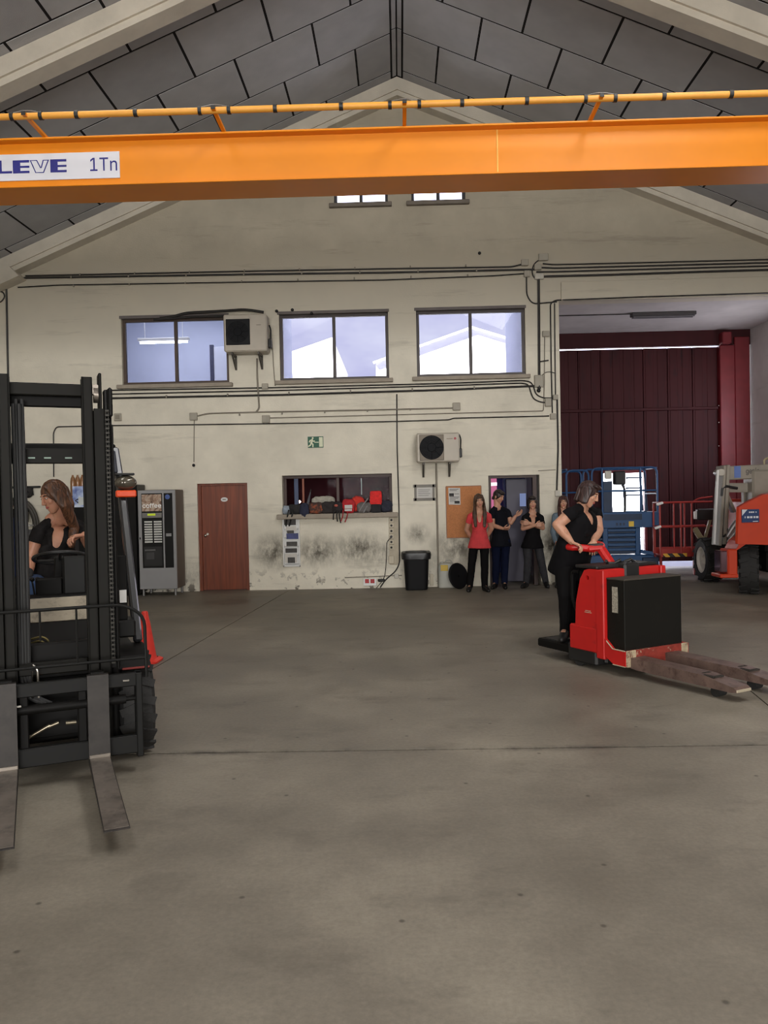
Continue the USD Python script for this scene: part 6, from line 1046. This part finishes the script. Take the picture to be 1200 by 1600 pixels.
HAIR_BR = hair_mat('hair_brown', (46, 33, 25), (96, 68, 48)); HAIR_DK = hair_mat('hair_dark', (26, 22, 22), (58, 46, 42)); HAIR_OP = hair_mat('hair_operator', (30, 22, 22), (74, 52, 48)); HAIR_RD = hair_mat('hair_driver', (48, 33, 25), (112, 74, 50)); HAIR_AU = hair_mat('hair_auburn', (46, 30, 30), (88, 56, 50))
M_SHOE = paint('shoe_black', (20, 19, 19), .5); M_SHOEG = paint('shoe_grey', (92, 86, 82), .6)
cl_red = paint('shirt_coral', (206, 62, 66), .85, var=.12, scale=14); cl_blk = paint('shirt_black', (19, 18, 20), .85, spec=.12, var=.15, scale=14); cl_nvt = paint('polo_navy', (20, 21, 28), .85, spec=.12, var=.15, scale=14); cl_trb = paint('trouser_black', (18, 17, 18), .85, spec=.12, var=.15, scale=14); cl_trn = paint('trouser_navy', (18, 24, 48), .85, spec=.12, var=.2, scale=14); cl_jean = paint('jeans_grey', (46, 46, 50), .85, var=.3, scale=16); cl_den = paint('denim_jacket', (96, 112, 124), .85, var=.2, scale=18); cl_jb = paint('jeans_blue', (36, 58, 92), .85, var=.25, scale=16); cl_blu = paint('work_blue', (28, 42, 78), .85, var=.2, scale=14); cl_dr = paint('blouse_dark', (26, 24, 24), .75, spec=.12, var=.55, scale=22)
def P(Y, **k): return {n: at(v[0], v[1], Y+(v[2] if len(v) > 2 else 0)) for n, v in k.items()}
def feet(J, fl=0.0):
    for S_ in 'LR':
        J['an'+S_][2] = fl+.085; J['to'+S_][2] = fl+.03
    J['floor'] = fl; return J
# woman in the coral shirt, hands behind her back
J = feet(P(13.95, head=(748.5, 783), neck=(748.5, 799.5), shR=(735, 806), shL=(763, 805), elR=(729, 828, .07), elL=(768, 826, .07), wrR=(739, 844, .17), wrL=(758, 843, .17), hipR=(741, 850), hipL=(757, 850), knR=(737, 882, -.02), knL=(757, 881, -.05), anR=(734, 912), anL=(757, 911, -.05), toR=(731, 919, -.22), toL=(764, 917, -.25)))
person('woman in coral red T-shirt and black trousers before the cork board, hands behind her back', J, V(.06, -1, -.08), cl_red, cl_trb, None, .5, HAIR_BR, 'long', group='people standing by the corridor doorway', hands={'R': {'d': V(1, .1, -.2), 'n': V(0, 1, 0)}, 'L': {'d': V(-1, .1, -.2), 'n': V(0, 1, 0)}}, s=1.03, head_up=V(-.10, 0, 1))
# person in the dark polo, turned to the doorway
J = feet(P(14.30, head=(779, 776), neck=(777, 792), shR=(769, 799, -.05), shL=(793, 799, .12), elR=(770, 821, -.12), elL=(798, 817, .05), wrR=(786, 826, -.22), wrL=(806, 806, .02), hipR=(775, 848), hipL=(790, 848), knR=(775, 880), knL=(789, 880, .04), anR=(774, 910), anL=(788, 909), toR=(768, 916, -.2), toL=(790, 917, -.22)))
t, R = person('person in dark polo shirt and navy trousers in the corridor doorway, looking down', J, V(.75, -.75, -.35), cl_nvt, cl_trn, None, .55, HAIR_DK, 'short', s=1.03, bosom=0, vneck=False, group='people standing by the corridor doorway', head_up=V(.1, 0, 1), hands={'R': {'d': V(1, -.25, .05), 'n': V(0, .6, .8), 'curl': .7}, 'L': {'d': V(.8, -.2, .5), 'n': V(0, -.5, .8), 'curl': .3}})
# person with folded arms
J = feet(P(14.34, head=(832, 786), neck=(832, 802), shR=(820, 808), shL=(845, 808), elR=(817, 826, -.10), elL=(848, 825, -.10), wrR=(837, 820.5, -.21), wrL=(827, 817.5, -.19), hipR=(824, 850), hipL=(840, 850), knR=(825, 880, -.03), knL=(846, 879, -.03), anR=(822, 910), anL=(853, 908), toR=(815, 917, -.18), toL=(856, 916, -.2)))
person('person with folded arms in black T-shirt and grey jeans by the doorway', J, V(-.08, -1, -.02), cl_blk, cl_jean, None, .62, HAIR_DK, 'bob', bosom=.8, group='people standing by the corridor doorway', hands={'R': {'d': V(1, -.1, .12), 'n': V(0, 1, 0), 'curl': .35}, 'L': {'d': V(-1, -.15, .1), 'n': V(0, 1, 0), 'curl': .25}}, s=1.03, shoes=M_SHOE)
# woman in the denim jacket, mostly hidden
J = feet(P(14.32, head=(880, 785), neck=(880, 801), shR=(868, 807), shL=(895, 807), elR=(864, 831, -.05), elL=(899, 831, -.05), wrR=(868, 846, -.16), wrL=(893, 846, -.16), hipR=(874, 853), hipL=(890, 853), knR=(873, 883), knL=(889, 883), anR=(872, 910), anL=(889, 910), toR=(869, 916, -.2), toL=(891, 916, -.2)))
person('woman in pale denim jacket standing behind the pallet truck operator', J, V(-.1, -1, 0), cl_den, cl_jean, None, .5, HAIR_AU, 'mid', s=1.0, full_sleeve=True, group='people standing by the corridor doorway')
# worker in blue behind the forklift mast
J = feet(P(12.6, head=(12, 790), neck=(13, 812), shR=(2, 818), shL=(30, 818), elR=(-1, 843, -.05), elL=(35, 842, -.06), wrR=(6, 858, -.2), wrL=(36, 846, -.24), hipR=(6, 868), hipL=(24, 868), knR=(6, 905), knL=(24, 905), anR=(6, 940), anL=(25, 940), toR=(2, 948, -.2), toL=(28, 948, -.2)))
person('worker in blue work clothes half hidden behind the forklift mast', J, V(.2, -1, 0), cl_blu, cl_blu, None, .5, HAIR_DK, 'short', s=1.0, hands={'L': {'d': V(.2, -.6, -.7), 'n': V(-1, 0, 0)}})
# pallet truck operator
def Q(**k): return {n: (lambda p: V(*ptw(*ppx(v[0], v[1], v[2]))))(0) for n, v in k.items()}
J = Q(head=(919, 772, .80), neck=(909, 793, .88), shR=(892, 801, .78), shL=(931, 801, 1.0), elR=(871, 820, .86), elL=(935, 828, .92), wrR=(893, 847, .76), wrL=(927, 846, .78), hipR=(882, 880, .98), hipL=(900, 879, 1.09), knR=(885, 930, .93), knL=(902, 930, 1.06), anR=(883, 985, .98), anL=(898, 984, 1.06), toR=(874, 994, .80), toL=(893, 992, .86))
zf = PO[2]+.184
for S_ in 'LR': J['an'+S_][2] = zf+.085; J['to'+S_][2] = zf+.03
J['floor'] = zf
t, R = person('operator in black T-shirt and trousers standing on the red pallet truck platform', J, V(.80, -.45, -.42), cl_blk, cl_trb, None, .30, HAIR_OP, 'bob', s=1.06, girth=1.24, hem=-.10, hw=.88, vd=.17, head_up=V(.25, 0, 1), hands={'R': {'d': V(.75, -.45, -.35), 'n': V(0, -.2, -1), 'curl': .75}, 'L': {'d': V(-.1, -.5, -.6), 'n': V(0, .3, -1), 'curl': .6}}, edge=.010)
# forklift driver
def D_(**k): return {n: fpx(v[0], v[1], v[2]) for n, v in k.items()}
J = D_(head=(85, 776, 1.52), neck=(93, 806, 1.60), shR=(62, 829, 1.60), shL=(128, 825, 1.62), elR=(47, 874, 1.60), elL=(146, 862, 1.42), wrR=(43, 902, 1.40), wrL=(132, 836, 1.12), hipR=(78, 908, 1.66), hipL=(112, 906, 1.66), knR=(70, 905, 1.18), knL=(112, 903, 1.18), anR=(72, 960, .98), anL=(112, 958, .98), toR=(72, 966, .80), toL=(112, 964, .80))
J['hipR'] = fw(-.08, 1.64, 1.03); J['hipL'] = fw(.11, 1.64, 1.03); J['knR'] = fw(-.11, 1.20, 1.05); J['knL'] = fw(.13, 1.20, 1.05); J['anR'] = fw(-.12, 1.06, .70); J['anL'] = fw(.14, 1.06, .70); J['toR'] = fw(-.13, .94, .65); J['toL'] = fw(.15, .94, .65); J['floor'] = .63
hfd = V(-.60, -.74, -.34)
t, R = person('forklift driver with long brown hair, dark blouse and blue jeans, looking down', J, hfd, cl_dr, cl_jb, None, .42, HAIR_RD, 'mid', tails=(-1,), skin=SKIN_T, s=1.03, girth=1.05, head_up=V(-.18, .0, 1), hands={'R': {'d': fw(-.02, -.35, -.55)-FO, 'n': fw(.8, .2, 0)-FO, 'curl': .6}, 'L': {'d': fw(-.85, -.35, -.1)-FO, 'n': fw(0, -.2, -1)-FO, 'curl': .7}}, edge=.008, collar=.10, vd=.20)
gl = M_BLK; w = J['wrR']; el = J['elR']; dd = unit(fw(-.02, -.35, -.55)-FO)
part(t, 'glove', soft(union([bone(el*.25+w*.75, w, .039, .036)]+[hull(*hand(w, dd, fw(.8, .2, 0)-FO, 1.16, .6, 1)[:1])]+hand(w, dd, fw(.8, .2, 0)-FO, 1.16, .6, 1)), .010, 3), paint('glove_black', (30, 30, 31), .7), smooth=True)
